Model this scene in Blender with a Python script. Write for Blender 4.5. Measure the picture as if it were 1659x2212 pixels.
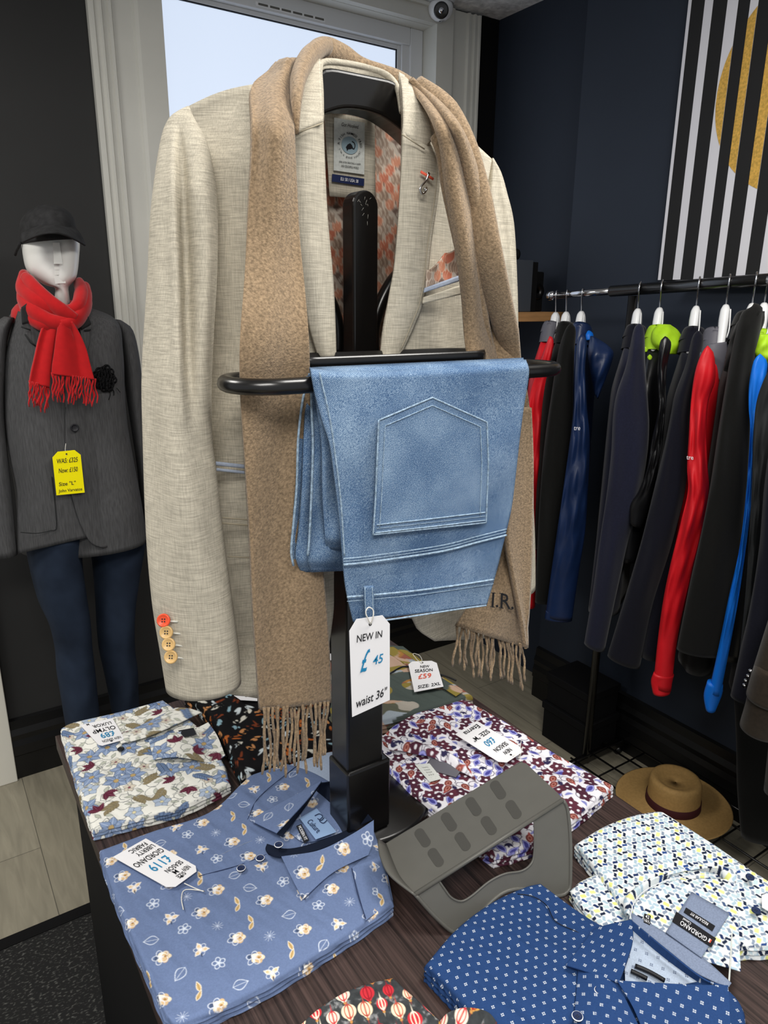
import bpy, math, random
import numpy as np
from mathutils import Matrix, Vector
random.seed(7); rng = np.random.default_rng(7)
sc = bpy.context.scene; COL = sc.collection
for o in list(bpy.data.objects): bpy.data.objects.remove(o)

# ------------------------------------------------------------------ camera, world, lights, exposure
F = 1550.0; H = 1.58; PITCH = math.radians(16.4); YAW = math.radians(-33.5); ROLL = math.radians(0.5)
cd = bpy.data.cameras.new('camera'); cam = bpy.data.objects.new('camera', cd); COL.objects.link(cam)
cd.sensor_fit = 'HORIZONTAL'; cd.sensor_width = 36; cd.lens = F/1659*36; cd.clip_start = .05; cd.clip_end = 60
_rt = Vector((math.cos(YAW), math.sin(YAW), 0)); _hd = Vector((-math.sin(YAW), math.cos(YAW), 0))
_f = _hd*math.cos(PITCH) + Vector((0, 0, -math.sin(PITCH))); _u = _hd*math.sin(PITCH) + Vector((0, 0, math.cos(PITCH)))
_r2 = _rt*math.cos(ROLL) + _u*math.sin(ROLL); _u2 = _u*math.cos(ROLL) - _rt*math.sin(ROLL)
cam.matrix_world = Matrix(((_r2.x, _u2.x, -_f.x, 0), (_r2.y, _u2.y, -_f.y, 0), (_r2.z, _u2.z, -_f.z, H), (0, 0, 0, 1)))
sc.camera = cam
sc.view_settings.view_transform = 'Standard'; sc.view_settings.look = 'None'
sc.view_settings.gamma = 1; sc.view_settings.use_curve_mapping = False
sc.view_settings.exposure = 0.0
w = bpy.data.worlds.new('world'); sc.world = w; w.use_nodes = True
bg = w.node_tree.nodes['Background']; bg.inputs[0].default_value = (.93, .96, 1, 1); bg.inputs[1].default_value = .5
def area(name, loc, rot, sx, sy, power, col):
    l = bpy.data.lights.new(name, 'AREA'); l.shape = 'RECTANGLE'; l.size = sx; l.size_y = sy; l.energy = power; l.color = col
    o = bpy.data.objects.new(name, l); COL.objects.link(o); o.location = loc; o.rotation_euler = rot; return o
# ceiling lighting of the shop: two light panels, one over the camera, one over the table
area('ceiling_light_near', (-.35, -.55, 2.58), (0, 0, 0), 1.1, .7, 46, (1, .97, .92))
area('ceiling_light_side', (1.05, .35, 2.58), (0, 0, 0), .7, .5, 24, (1, .97, .92))
area('ceiling_light_far', (-.7, 1.5, 2.58), (0, 0, 0), .6, .6, 24, (1, .97, .92))

# ------------------------------------------------------------------ pixel -> place
Cv = np.array([0, 0, H]); cr, sr = math.cos(ROLL), math.sin(ROLL)
def ray(x, y):
    x = np.asarray(x, float); y = np.asarray(y, float)
    a = (x-829.5)/F; b = -(y-1106)/F
    a, b = a*cr-b*sr, a*sr+b*cr
    fw = math.cos(PITCH)+b*math.sin(PITCH); up = -math.sin(PITCH)+b*math.cos(PITCH)
    return np.stack([a*math.cos(YAW)-fw*math.sin(YAW), a*math.sin(YAW)+fw*math.cos(YAW), up], -1)
def at(x, y, ax, val):           # point of the plane <ax> = val seen at (x, y)
    r = ray(x, y); k = 'XYZ'.index(ax); t = (val-Cv[k])/r[..., k]
    return Cv + r*np.asarray(t)[..., None]
def curve(P, n, dense=12):       # smooth resample of a polyline through its points (Catmull-Rom), n points by arc length
    P = np.array(P, float)
    if len(P) == 2:
        t = np.linspace(0, 1, n)[:, None]; return P[0]*(1-t)+P[1]*t
    Q = np.vstack([2*P[0]-P[1], P, 2*P[-1]-P[-2]]); out = []
    for i in range(1, len(Q)-2):
        for k in range(dense):
            t = k/dense; a, b, c_, d = Q[i-1], Q[i], Q[i+1], Q[i+2]
            out.append(.5*((2*b)+(c_-a)*t+(2*a-5*b+4*c_-d)*t*t+(3*b-a-3*c_+d)*t**3))
    out.append(Q[-2]); out = np.array(out)
    s = np.r_[0, np.cumsum(np.linalg.norm(np.diff(out[:, :], axis=0), axis=1))]; q = np.linspace(0, s[-1], n)
    return np.stack([np.interp(q, s, out[:, k]) for k in range(out.shape[1])], -1)
def hexc(h):
    h = h.lstrip('#'); v = np.array([int(h[i:i+2], 16)/255 for i in (0, 2, 4)])
    return np.where(v <= .04045, v/12.92, ((v+.055)/1.055)**2.4)
def noise2(x, y, s=1.0, seed=0, octv=3):
    x = np.asarray(x, float)*s; y = np.asarray(y, float)*s; out = 0; amp = 1; tot = 0
    for k in range(octv):
        xi = np.floor(x).astype(int); yi = np.floor(y).astype(int); fx = x-xi; fy = y-yi
        fx = fx*fx*(3-2*fx); fy = fy*fy*(3-2*fy)
        def h(a, b):
            v = np.sin(a*127.1+b*311.7+seed*74.7+k*19.3)*43758.5453; return v-np.floor(v)
        v = (h(xi, yi)*(1-fx)+h(xi+1, yi)*fx)*(1-fy)+(h(xi, yi+1)*(1-fx)+h(xi+1, yi+1)*fx)*fy
        out = out+amp*v; tot += amp; amp *= .5; x = x*2.03+5; y = y*2.03+9
    return out/tot*2-1
def sstep(a, b, x):
    t = np.clip((x-a)/(b-a), 0, 1); return t*t*(3-2*t)

# ------------------------------------------------------------------ materials
def nd(nt, t, **k):
    n = nt.nodes.new(t)
    for a, b in k.items(): setattr(n, a, b)
    return n
def mat(name, col, rough=.6, metal=0.0, spec=.4, var=0, vs=8, bump=0, bs=200, attr=None, weave=None, sheen=0, stretch=(1, 1, 1), em=0, coat=0):
    """var/vs: colour noise amount and scale; weave=(amount, a, b): threads along and across; attr: colour attribute used as base"""
    m = bpy.data.materials.new(name); m.use_nodes = True; nt = m.node_tree; L = nt.links.new
    b = nt.nodes['Principled BSDF']; b.inputs['Roughness'].default_value = rough; b.inputs['Metallic'].default_value = metal
    b.inputs['Specular IOR Level'].default_value = spec
    if sheen: b.inputs['Sheen Weight'].default_value = sheen; b.inputs['Sheen Roughness'].default_value = .5
    if coat: b.inputs['Coat Weight'].default_value = coat; b.inputs['Coat Roughness'].default_value = .15
    c = hexc(col) if isinstance(col, str) else np.array(col)
    tc = nd(nt, 'ShaderNodeTexCoord')
    if attr:
        s = nd(nt, 'ShaderNodeAttribute', attribute_name='Col').outputs['Color']
    else:
        r = nd(nt, 'ShaderNodeRGB'); r.outputs[0].default_value = (*c, 1); s = r.outputs[0]
    def mul(s, scale, st, amt, det=3):
        mp = nd(nt, 'ShaderNodeMapping'); mp.inputs['Scale'].default_value = st; L(tc.outputs['Object'], mp.inputs[0])
        n = nd(nt, 'ShaderNodeTexNoise'); n.inputs['Scale'].default_value = scale; n.inputs['Detail'].default_value = det
        L(mp.outputs[0], n.inputs['Vector'])
        mr = nd(nt, 'ShaderNodeMapRange'); mr.inputs['From Min'].default_value = .3; mr.inputs['From Max'].default_value = .7
        mr.inputs['To Min'].default_value = 1-amt; mr.inputs['To Max'].default_value = 1+amt; L(n.outputs['Fac'], mr.inputs['Value'])
        v = nd(nt, 'ShaderNodeVectorMath', operation='SCALE'); L(s, v.inputs[0]); L(mr.outputs[0], v.inputs['Scale'])
        return v.outputs[0], n.outputs['Fac']
    f = None
    if var: s, _ = mul(s, vs, stretch, var)
    if weave:
        amt, a, bb = weave
        s, f1 = mul(s, 1, (a, a, bb), amt, 2); s, f = mul(s, 1, (bb, bb, a), amt*.7, 2)
    L(s, b.inputs['Base Color'])
    if bump:
        n = nd(nt, 'ShaderNodeTexNoise'); n.inputs['Scale'].default_value = bs; n.inputs['Detail'].default_value = 2
        L(tc.outputs['Object'], n.inputs['Vector'])
        bm = nd(nt, 'ShaderNodeBump'); bm.inputs['Strength'].default_value = bump; bm.inputs['Distance'].default_value = .002
        L(n.outputs['Fac'], bm.inputs['Height']); L(bm.outputs[0], b.inputs['Normal'])
    if em:
        b.inputs['Emission Color'].default_value = (*c, 1); b.inputs['Emission Strength'].default_value = em
    return m
MT = {}
MT['linen'] = mat('linen_weave', '#b7b0a0', .9, spec=.15, var=.06, vs=5, weave=(.2, 45, 800), bump=.15, bs=900)
MT['linen_edge'] = mat('linen_seam', '#a39a86', .9, spec=.1)
MT['wool'] = mat('camel_wool', '#8f7a61', .95, spec=.1, var=.34, vs=330, bump=.5, bs=500, sheen=.25)
MT['black_paint'] = mat('black_lacquer', '#0d0c0c', .28, spec=.5, var=.1, vs=30, coat=.2)
MT['black_metal'] = mat('black_metal', '#0b0b0c', .35, spec=.5)
MT['black_dull'] = mat('black_dull', '#08080a', .8, spec=.2)
MT['chrome'] = mat('chrome', '#c8c8ca', .15, metal=1)
MT['white_plastic'] = mat('white_plastic', '#e4e5e6', .35)
MT['mannequin'] = mat('mannequin_white', '#dcdcd8', .3, spec=.5)
MT['card'] = mat('white_card', '#e9e8ea', .7, spec=.2)
MT['yellow_card'] = mat('yellow_card', '#fbee00', .7, spec=.2)
MT['ink'] = mat('black_ink', '#17171b', .6)
MT['blue_ink'] = mat('blue_ink', '#1a7fae', .6)
MT['red_ink'] = mat('orange_ink', '#e0593f', .6)
MT['white_ink'] = mat('white_thread', '#e8e8ec', .7)
MT['navy_ink'] = mat('navy_thread', '#1b2a4e', .8)
MT['string'] = mat('white_string', '#e2dfd6', .8)
MT['pattern'] = mat('printed_cotton', '#ffffff', .85, spec=.15, attr=1, var=.05, vs=700, bump=.12, bs=1200)
MT['satin_print'] = mat('printed_satin', '#ffffff', .55, spec=.3, attr=1, var=.03, vs=300)
MT['chambray'] = mat('chambray', '#7f8ba3', .9, spec=.1, var=.14, vs=500)
MT['navy_cotton'] = mat('navy_cotton', '#121a2b', .85, spec=.15)
MT['label_blue'] = mat('pale_blue_label', '#8aa6cc', .6)
MT['label_black'] = mat('black_label', '#0f1016', .5)
MT['label_white'] = mat('woven_label', '#cfd2cd', .7, var=.08, vs=300)
MT['label_navy'] = mat('navy_label', '#16244e', .6)
MT['denim_edge'] = mat('denim_seam', '#90a5b8', .9, spec=.1, var=.35, vs=300)
MT['gold_thread'] = mat('pale_stitch', '#c9c8be', .9)
MT['red_wool'] = mat('red_wool', '#b01418', .85, spec=.15, var=.08, vs=60, sheen=.2)
MT['grey_plastic'] = mat('grey_plastic', '#5c5b56', .42, spec=.4, var=.03, vs=40)
MT['grey_slot'] = mat('grey_slot', '#454440', .5)
MT['cap'] = mat('washed_black_cotton', '#2b2b2c', .9, spec=.15, var=.25, vs=60)
MT['greymix'] = mat('charcoal_herringbone', '#4a4a4b', .9, spec=.12, var=.22, vs=60, stretch=(6, 6, .5), bump=.15, bs=700)
MT['grey_dark'] = mat('charcoal_suede', '#1d1f20', .9)
MT['dark_denim'] = mat('dark_denim', '#232c3b', .9, spec=.12, var=.35, vs=9)
MT['red_shell'] = mat('red_shell', '#c8141f', .5, spec=.35, var=.08, vs=20)
MT['navy_shell'] = mat('navy_shell', '#14264a', .38, spec=.45, var=.12, vs=20)
MT['black_shell'] = mat('black_shell', '#121214', .35, spec=.45)
MT['blue_shell'] = mat('bright_blue_shell', '#0a6ad0', .45, spec=.35)
MT['lime'] = mat('lime_lining', '#a3cf1c', .6, var=.08, vs=40)
MT['grey_shell'] = mat('grey_shell', '#5c5b63', .6)
MT['wool_navy'] = mat('navy_wool', '#1b1d2e', .95, spec=.1, var=.12, vs=200, sheen=.15)
MT['wool_ink'] = mat('ink_wool', '#12131d', .95, spec=.1, var=.12, vs=200, sheen=.1)
MT['wool_black'] = mat('black_wool', '#121211', .95, spec=.1, var=.12, vs=200, sheen=.1)
MT['wool_brown'] = mat('brown_wool', '#2f2820', .95, spec=.1, var=.15, vs=150, sheen=.15)
MT['straw'] = mat('woven_straw', '#a58451', .75, spec=.25, var=.1, vs=120)
MT['maroon'] = mat('maroon_ribbon', '#3a0910', .8)
MT['wood_shelf'] = mat('oak_shelf', '#a97f52', .6, var=.15, vs=12, stretch=(1, 8, 8))
MT['upvc'] = mat('white_window_plastic', '#d2d4d6', .4, var=.02, vs=5)
MT['gasket'] = mat('rubber_gasket', '#1a1d22', .7)
MT['trimpaint'] = mat('white_gloss_paint', '#cdccc4', .45, var=.04, vs=6)
MT['door_paint'] = mat('door_paint', '#dedbd0', .5)
MT['wall_dark'] = mat('charcoal_paint', '#2e2e2e', .7, spec=.25, var=.07, vs=3)
MT['wall_navy'] = mat('navy_paint', '#242b37', .6, spec=.3, var=.06, vs=3)
MT['skirt_black'] = mat('black_gloss_paint', '#0d0d0e', .35, spec=.4)
MT['ceiling'] = mat('ceiling_tile', '#dcdcdc', .9, var=.25, vs=45, bump=.6, bs=60)
MT['speck'] = mat('grey_box', '#3c4149', .6)
MT['beige'] = mat('beige_ceramic', '#b0a285', .7, var=.15, vs=20)
MT['orange_btn'] = mat('orange_button', '#e0512e', .35)
MT['horn_btn'] = mat('horn_button', '#c9a56c', .35, var=.15, vs=60)
MT['rim_btn'] = mat('brown_button_rim', '#7c5230', .4)
MT['dark_denim2'] = mat('dark_denim_faded', '#3a4656', .9)
MT['bluewelt'] = mat('pale_blue_trim', '#a0aabc', .8, var=.1, vs=300)
# pane: frosted glass lit by the sky outside
def pane_mat():
    m = bpy.data.materials.new('frosted_glass'); m.use_nodes = True; nt = m.node_tree; b = nt.nodes['Principled BSDF']
    b.inputs['Base Color'].default_value = (.3, .33, .38, 1); b.inputs['Roughness'].default_value = .4
    b.inputs['Emission Color'].default_value = (.70, .80, .97, 1); b.inputs['Emission Strength'].default_value = .88
    return m
def floor_mat():
    m = bpy.data.materials.new('greige_oak_planks'); m.use_nodes = True; nt = m.node_tree; L = nt.links.new; b = nt.nodes['Principled BSDF']
    tc = nd(nt, 'ShaderNodeTexCoord'); mp = nd(nt, 'ShaderNodeMapping'); mp.inputs['Rotation'].default_value = (0, 0, math.pi/2); mp.inputs['Location'].default_value = (0.4, .06, 0)
    L(tc.outputs['Object'], mp.inputs[0])
    br = nd(nt, 'ShaderNodeTexBrick'); br.offset = .37; br.inputs['Scale'].default_value = 1
    br.inputs['Brick Width'].default_value = 1.2; br.inputs['Row Height'].default_value = .19; br.inputs['Mortar Size'].default_value = .0012
    br.inputs['Color1'].default_value = (*hexc('#958f7e'), 1); br.inputs['Color2'].default_value = (*hexc('#8d8776'), 1); br.inputs['Mortar'].default_value = (*hexc('#5d594e'), 1)
    L(mp.outputs[0], br.inputs['Vector'])
    m2 = nd(nt, 'ShaderNodeMapping'); m2.inputs['Scale'].default_value = (14, 1.6, 1); L(tc.outputs['Object'], m2.inputs[0])
    n = nd(nt, 'ShaderNodeTexNoise'); n.inputs['Scale'].default_value = 3; n.inputs['Detail'].default_value = 6; n.inputs['Distortion'].default_value = 1.2; L(m2.outputs[0], n.inputs['Vector'])
    mr = nd(nt, 'ShaderNodeMapRange'); mr.inputs['From Min'].default_value = .3; mr.inputs['From Max'].default_value = .7; mr.inputs['To Min'].default_value = .82; mr.inputs['To Max'].default_value = 1.12
    L(n.outputs['Fac'], mr.inputs['Value'])
    v = nd(nt, 'ShaderNodeVectorMath', operation='SCALE'); L(br.outputs['Color'], v.inputs[0]); L(mr.outputs[0], v.inputs['Scale'])
    L(v.outputs[0], b.inputs['Base Color']); b.inputs['Roughness'].default_value = .5
    return m
def wood_mat():
    m = bpy.data.materials.new('dark_wenge_veneer'); m.use_nodes = True; nt = m.node_tree; L = nt.links.new; b = nt.nodes['Principled BSDF']
    tc = nd(nt, 'ShaderNodeTexCoord'); mp = nd(nt, 'ShaderNodeMapping'); mp.inputs['Scale'].default_value = (260, 5, 260)
    L(tc.outputs['Object'], mp.inputs[0]); n = nd(nt, 'ShaderNodeTexNoise'); n.inputs['Scale'].default_value = 1; n.inputs['Detail'].default_value = 5; n.inputs['Distortion'].default_value = .6
    L(mp.outputs[0], n.inputs['Vector']); r = nd(nt, 'ShaderNodeValToRGB'); e = r.color_ramp.elements
    e[0].position = .35; e[0].color = (*hexc('#211816'), 1); e[1].position = .68; e[1].color = (*hexc('#4c3c38'), 1)
    L(n.outputs['Fac'], r.inputs[0]); L(r.outputs[0], b.inputs['Base Color']); b.inputs['Roughness'].default_value = .5; b.inputs['Specular IOR Level'].default_value = .35
    return m
def rug_mat():
    m = bpy.data.materials.new('ribbed_black_mat'); m.use_nodes = True; nt = m.node_tree; L = nt.links.new; b = nt.nodes['Principled BSDF']
    tc = nd(nt, 'ShaderNodeTexCoord'); mp = nd(nt, 'ShaderNodeMapping'); mp.inputs['Scale'].default_value = (110, 180, 1); L(tc.outputs['Object'], mp.inputs[0])
    n = nd(nt, 'ShaderNodeTexNoise'); n.inputs['Scale'].default_value = 1; n.inputs['Detail'].default_value = 1; L(mp.outputs[0], n.inputs['Vector'])
    r = nd(nt, 'ShaderNodeValToRGB'); e = r.color_ramp.elements; e[0].position = .55; e[0].color = (.004, .004, .004, 1); e[1].position = .78; e[1].color = (.11, .11, .10, 1)
    L(n.outputs['Fac'], r.inputs[0]); L(r.outputs[0], b.inputs['Base Color']); b.inputs['Roughness'].default_value = .85
    return m
def denim_mat():
    m = bpy.data.materials.new('stonewashed_denim'); m.use_nodes = True; nt = m.node_tree; L = nt.links.new; b = nt.nodes['Principled BSDF']
    tc = nd(nt, 'ShaderNodeTexCoord')
    mp = nd(nt, 'ShaderNodeMapping'); mp.inputs['Rotation'].default_value = (math.radians(35), math.radians(38), 0); mp.inputs['Scale'].default_value = (1, 1, 1); L(tc.outputs['Object'], mp.inputs[0])
    wv = nd(nt, 'ShaderNodeTexWave', bands_direction='Z'); wv.inputs['Scale'].default_value = 230; wv.inputs['Distortion'].default_value = 2.2; wv.inputs['Detail Scale'].default_value = 3; wv.inputs['Detail'].default_value = 2; L(mp.outputs[0], wv.inputs['Vector'])
    n = nd(nt, 'ShaderNodeTexNoise'); n.inputs['Scale'].default_value = 14; n.inputs['Detail'].default_value = 4; L(tc.outputs['Object'], n.inputs['Vector'])
    n2 = nd(nt, 'ShaderNodeTexNoise'); n2.inputs['Scale'].default_value = 900; n2.inputs['Detail'].default_value = 1; L(tc.outputs['Object'], n2.inputs['Vector'])
    ma = nd(nt, 'ShaderNodeMath', operation='MULTIPLY_ADD'); L(wv.outputs['Fac'], ma.inputs[0]); ma.inputs[1].default_value = .30; mz = nd(nt, 'ShaderNodeMath', operation='MULTIPLY_ADD'); L(n.outputs['Fac'], mz.inputs[0]); mz.inputs[1].default_value = .45; mz.inputs[2].default_value = .045; L(mz.outputs[0], ma.inputs[2])
    mb = nd(nt, 'ShaderNodeMath', operation='MULTIPLY_ADD'); L(n2.outputs['Fac'], mb.inputs[0]); mb.inputs[1].default_value = .62; L(ma.outputs[0], mb.inputs[2])
    r = nd(nt, 'ShaderNodeValToRGB'); e = r.color_ramp.elements; e[0].position = .5; e[0].color = (*hexc('#2e466b'), 1); e[1].position = .96; e[1].color = (*hexc('#a3b8cc'), 1)
    k = r.color_ramp.elements.new(.76); k.color = (*hexc('#5a7799'), 1)
    L(mb.outputs[0], r.inputs[0]); L(r.outputs[0], b.inputs['Base Color']); b.inputs['Roughness'].default_value = .9; b.inputs['Specular IOR Level'].default_value = .15
    return m
MT['pane'] = pane_mat(); MT['floor'] = floor_mat(); MT['wenge'] = wood_mat(); MT['rug'] = rug_mat(); MT['denim'] = denim_mat()

# ------------------------------------------------------------------ objects
OFF = {}
def thing(name, label, cat, loc, group=None):
    o = bpy.data.objects.new(name, None); COL.objects.link(o); o.empty_display_size = .05
    o.location = loc; o['label'] = label; o['category'] = cat
    if group: o['group'] = group
    OFF[o.name] = np.array(loc, float); return o
def obj(name, V, Fc, m, parent=None, smooth=True, cols=None, solid=0, bevel=0, sub=0, off=0, label=None, mats=None, fm=None):
    V = np.asarray(V, float).reshape(-1, 3)
    if parent is not None:
        L0 = OFF[parent.name]
    else: L0 = np.zeros(3)
    V = V-L0
    me = bpy.data.meshes.new(name); me.from_pydata(V.tolist(), [], [tuple(int(i) for i in f) for f in Fc]); me.update()
    o = bpy.data.objects.new(name, me); COL.objects.link(o)
    if parent is not None: o.parent = parent
    OFF[o.name] = L0
    for mm in (mats or [m]): me.materials.append(MT[mm] if isinstance(mm, str) else mm)
    if fm is not None: me.polygons.foreach_set('material_index', fm)
    if smooth: me.polygons.foreach_set('use_smooth', [True]*len(me.polygons))
    if cols is not None:
        a = me.color_attributes.new('Col', 'FLOAT_COLOR', 'POINT')
        c4 = np.ones((len(V), 4)); c4[:, :3] = np.clip(np.asarray(cols).reshape(-1, 3), 0, 1); a.data.foreach_set('color', c4.ravel())
    if solid:
        s = o.modifiers.new('thickness', 'SOLIDIFY'); s.thickness = solid; s.offset = off
    if bevel:
        s = o.modifiers.new('bevel', 'BEVEL'); s.width = bevel; s.segments = 3; s.limit_method = 'ANGLE'
    if sub:
        s = o.modifiers.new('subdivision', 'SUBSURF'); s.levels = sub; s.render_levels = sub
    if label: o['label'] = label
    return o
def tag(o, label, cat, group=None):
    o['label'] = label; o['category'] = cat
    if group: o['group'] = group
    return o
def struct(name, V, Fc, m, **k):
    o = obj(name, V, Fc, m, **k); o['kind'] = 'structure'; return o
def gf(nv, nu, wrap=False):
    f = []; n = nu if wrap else nu-1
    for i in range(nv-1):
        for j in range(n):
            k = (j+1) % nu; f.append((i*nu+j, (i+1)*nu+j, (i+1)*nu+k, i*nu+k))
    return f
def boxm(x0, x1, y0, y1, z0, z1):
    V = [(x, y, z) for x in (x0, x1) for y in (y0, y1) for z in (z0, z1)]
    return V, [(0, 1, 3, 2), (4, 6, 7, 5), (0, 4, 5, 1), (2, 3, 7, 6), (0, 2, 6, 4), (1, 5, 7, 3)]
def merge(*ms):
    V = []; Fc = []
    for v, f in ms:
        n = len(V); V += [tuple(p) for p in np.asarray(v).reshape(-1, 3)]; Fc += [tuple(i+n for i in q) for q in f]
    return V, Fc
def tubem(P, r, seg=10, closed=False, cap=True, flat=None):
    P = np.asarray(P, float); n = len(P); r = np.broadcast_to(np.asarray(r, float), (n,))
    T = np.gradient(P, axis=0) if not closed else np.roll(P, -1, 0)-np.roll(P, 1, 0)
    T /= np.linalg.norm(T, axis=1)[:, None]+1e-12
    up = np.array([0, 0, 1.]) if abs(T[0][2]) < .9 else np.array([0, 1., 0]); V = []
    N = np.cross(up, T[0]); N /= np.linalg.norm(N)
    for i in range(n):
        N = N-T[i]*N.dot(T[i]); N /= np.linalg.norm(N)+1e-12; B = np.cross(T[i], N)
        for k in range(seg):
            a = 2*math.pi*k/seg; V.append(P[i]+r[i]*(math.cos(a)*N*(flat or 1)+math.sin(a)*B))
    f = []
    m = n if closed else n-1
    for i in range(m):
        for k in range(seg):
            i2 = (i+1) % n; k2 = (k+1) % seg; f.append((i*seg+k, i*seg+k2, i2*seg+k2, i2*seg+k))
    if cap and not closed: f.append(tuple(range(seg))[::-1]); f.append(tuple((n-1)*seg+k for k in range(seg)))
    return V, f
def lathem(prof, c=(0, 0, 0), seg=40, ax='Z', sx=1, sy=1):
    V = []; n = len(prof)
    for r, h in prof:
        for k in range(seg):
            a = 2*math.pi*k/seg; p = (r*math.cos(a)*sx, r*math.sin(a)*sy, h)
            if ax == 'Y': p = (p[0], h, p[1])
            if ax == 'X': p = (h, p[0], p[1])
            V.append((p[0]+c[0], p[1]+c[1], p[2]+c[2]))
    f = gf(n, seg, True)
    f.append(tuple(range(seg))[::-1]); f.append(tuple((n-1)*seg+k for k in range(seg)))
    return V, f
def prism(poly, h0, h1, ax='Z'):      # polygon (list of 2D) extruded between h0 and h1 along ax
    n = len(poly); V = []
    for h in (h0, h1):
        for a, b in poly:
            V.append({'Z': (a, b, h), 'Y': (a, h, b), 'X': (h, a, b)}[ax])
    f = [tuple(range(n))[::-1], tuple(range(n, 2*n))]+[(i, (i+1) % n, n+(i+1) % n, n+i) for i in range(n)]
    return V, f

# cloth panel: left and right edge in the picture, Y (or X) distance as function of u (across), v (down)
def panelv(Lp, Rp, depth, nu, nv, ax='Y', warp=None):
    A = curve(Lp, nv); B = curve(Rp, nv); u = np.linspace(0, 1, nu)[None, :, None]
    P = A[:, None, :]*(1-u)+B[:, None, :]*u
    U, V = np.meshgrid(np.linspace(0, 1, nu), np.linspace(0, 1, nv))
    x, y = P[..., 0], P[..., 1]
    if warp: x, y = warp(U, V, x, y)
    D = depth(U, V, x, y) if callable(depth) else np.full_like(U, depth)
    return at(x, y, ax, D), U, V
def panel(name, Lp, Rp, depth, m, parent, nu=40, nv=60, ax='Y', solid=.003, warp=None, pat=None, label=None, off=0):
    W, U, V = panelv(Lp, Rp, depth, nu, nv, ax, warp)
    cols = None
    if pat is not None:
        cols = pat(W[..., 0]*100, W[..., 2]*100) if ax == 'Y' else pat(W[..., 1]*100, W[..., 2]*100)
    return obj(name, W, gf(nv, nu), m, parent, cols=cols, solid=solid, label=label, off=off)
# soft tube whose two outlines in the picture are Lp and Rp; D: distance of its middle, dd: half depth
def limbm(Lp, Rp, D, dd, ax='Y', nv=50, seg=36, fold=None, cap=True, sq=1.0):
    A = curve(Lp, nv); B = curve(Rp, nv); M_ = (A+B)/2; V = []
    D = np.interp(np.linspace(0, 1, nv), np.linspace(0, 1, len(D)), D) if np.ndim(D) else np.full(nv, D)
    dd = np.interp(np.linspace(0, 1, nv), np.linspace(0, 1, len(dd)), dd) if np.ndim(dd) else np.full(nv, dd)
    for i in range(nv):
        c0 = at(M_[i, 0], M_[i, 1], ax, D[i]); r = ray(M_[i, 0], M_[i, 1]); k = 'XYZ'.index(ax)
        t = (c0[k]-Cv[k])/r[k]
        half = (Cv+ray(B[i, 0], B[i, 1])*t-(Cv+ray(A[i, 0], A[i, 1])*t))/2
        d = np.array([r[0], r[1], 0]); d /= np.linalg.norm(d)
        for s in range(seg):
            a = 2*math.pi*s/seg; ca, sa = math.cos(a), math.sin(a)
            ca = math.copysign(abs(ca)**sq, ca); sa = math.copysign(abs(sa)**sq, sa)
            e = 1.0
            q = fold(a, i/(nv-1)) if fold else 0
            V.append(c0+half*ca*e+d*sa*(dd[i]+q))
    f = gf(nv, seg, True)
    if cap: f.append(tuple(range(seg))); f.append(tuple((nv-1)*seg+k for k in range(seg))[::-1])
    return V, f
def limb(name, Lp, Rp, D, dd, m, parent, **k):
    lab = k.pop('label', None); V, f = limbm(Lp, Rp, D, dd, **k); return obj(name, V, f, m, parent, label=lab)
def pxp(P, ax='Y'):                     # [(px, py, distance)] -> world points
    P = np.array(P, float); return at(P[:, 0], P[:, 1], ax, P[:, 2])
def pxtube(name, P, r, m, parent, ax='Y', n=None, seg=8, flat=None, label=None):
    W = pxp(P, ax)
    if n: W = curve(W, n)
    if np.ndim(r): r = np.interp(np.linspace(0, 1, len(W)), np.linspace(0, 1, len(r)), r)
    V, f = tubem(W, r, seg, flat=flat); return obj(name, V, f, m, parent, label=label)
# sheet from four sides, each side a list of (px, py, z); A far side, C near side, D left, B right
def coonsv(A, B, C, D, nu, nv, ax='Z'):
    cv = lambda S, n: curve(pxp(S, ax), n)
    A, C, D, B = cv(A, nu), cv(C, nu), cv(D, nv), cv(B, nv)
    u = np.linspace(0, 1, nu)[None, :, None]; v = np.linspace(0, 1, nv)[:, None, None]
    P = A[None]*(1-v)+C[None]*v+D[:, None]*(1-u)+B[:, None]*u-((1-u)*(1-v)*A[0]+u*(1-v)*A[-1]+(1-u)*v*C[0]+u*v*C[-1])
    return P
def rot2(x, y, a):
    c_, s_ = math.cos(a), math.sin(a); return x*c_-y*s_, x*s_+y*c_
def sheet(name, A, B, C, D, m, parent, nu=60, nv=60, pat=None, ang=0, solid=.0015, zf=None, label=None, off=1, ax='Z'):
    P = coonsv(A, B, C, D, nu, nv, ax); U, V = np.meshgrid(np.linspace(0, 1, nu), np.linspace(0, 1, nv))
    if zf: P[..., 2] += zf(U, V, P[..., 0], P[..., 1])
    cols = None
    if pat is not None:
        a, b = rot2(P[..., 0]*100, P[..., 1 if ax == 'Z' else 2]*100, ang); cols = pat(a, b)
    return obj(name, P, gf(nv, nu), m, parent, cols=cols, solid=solid, label=label, off=off)
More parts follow.
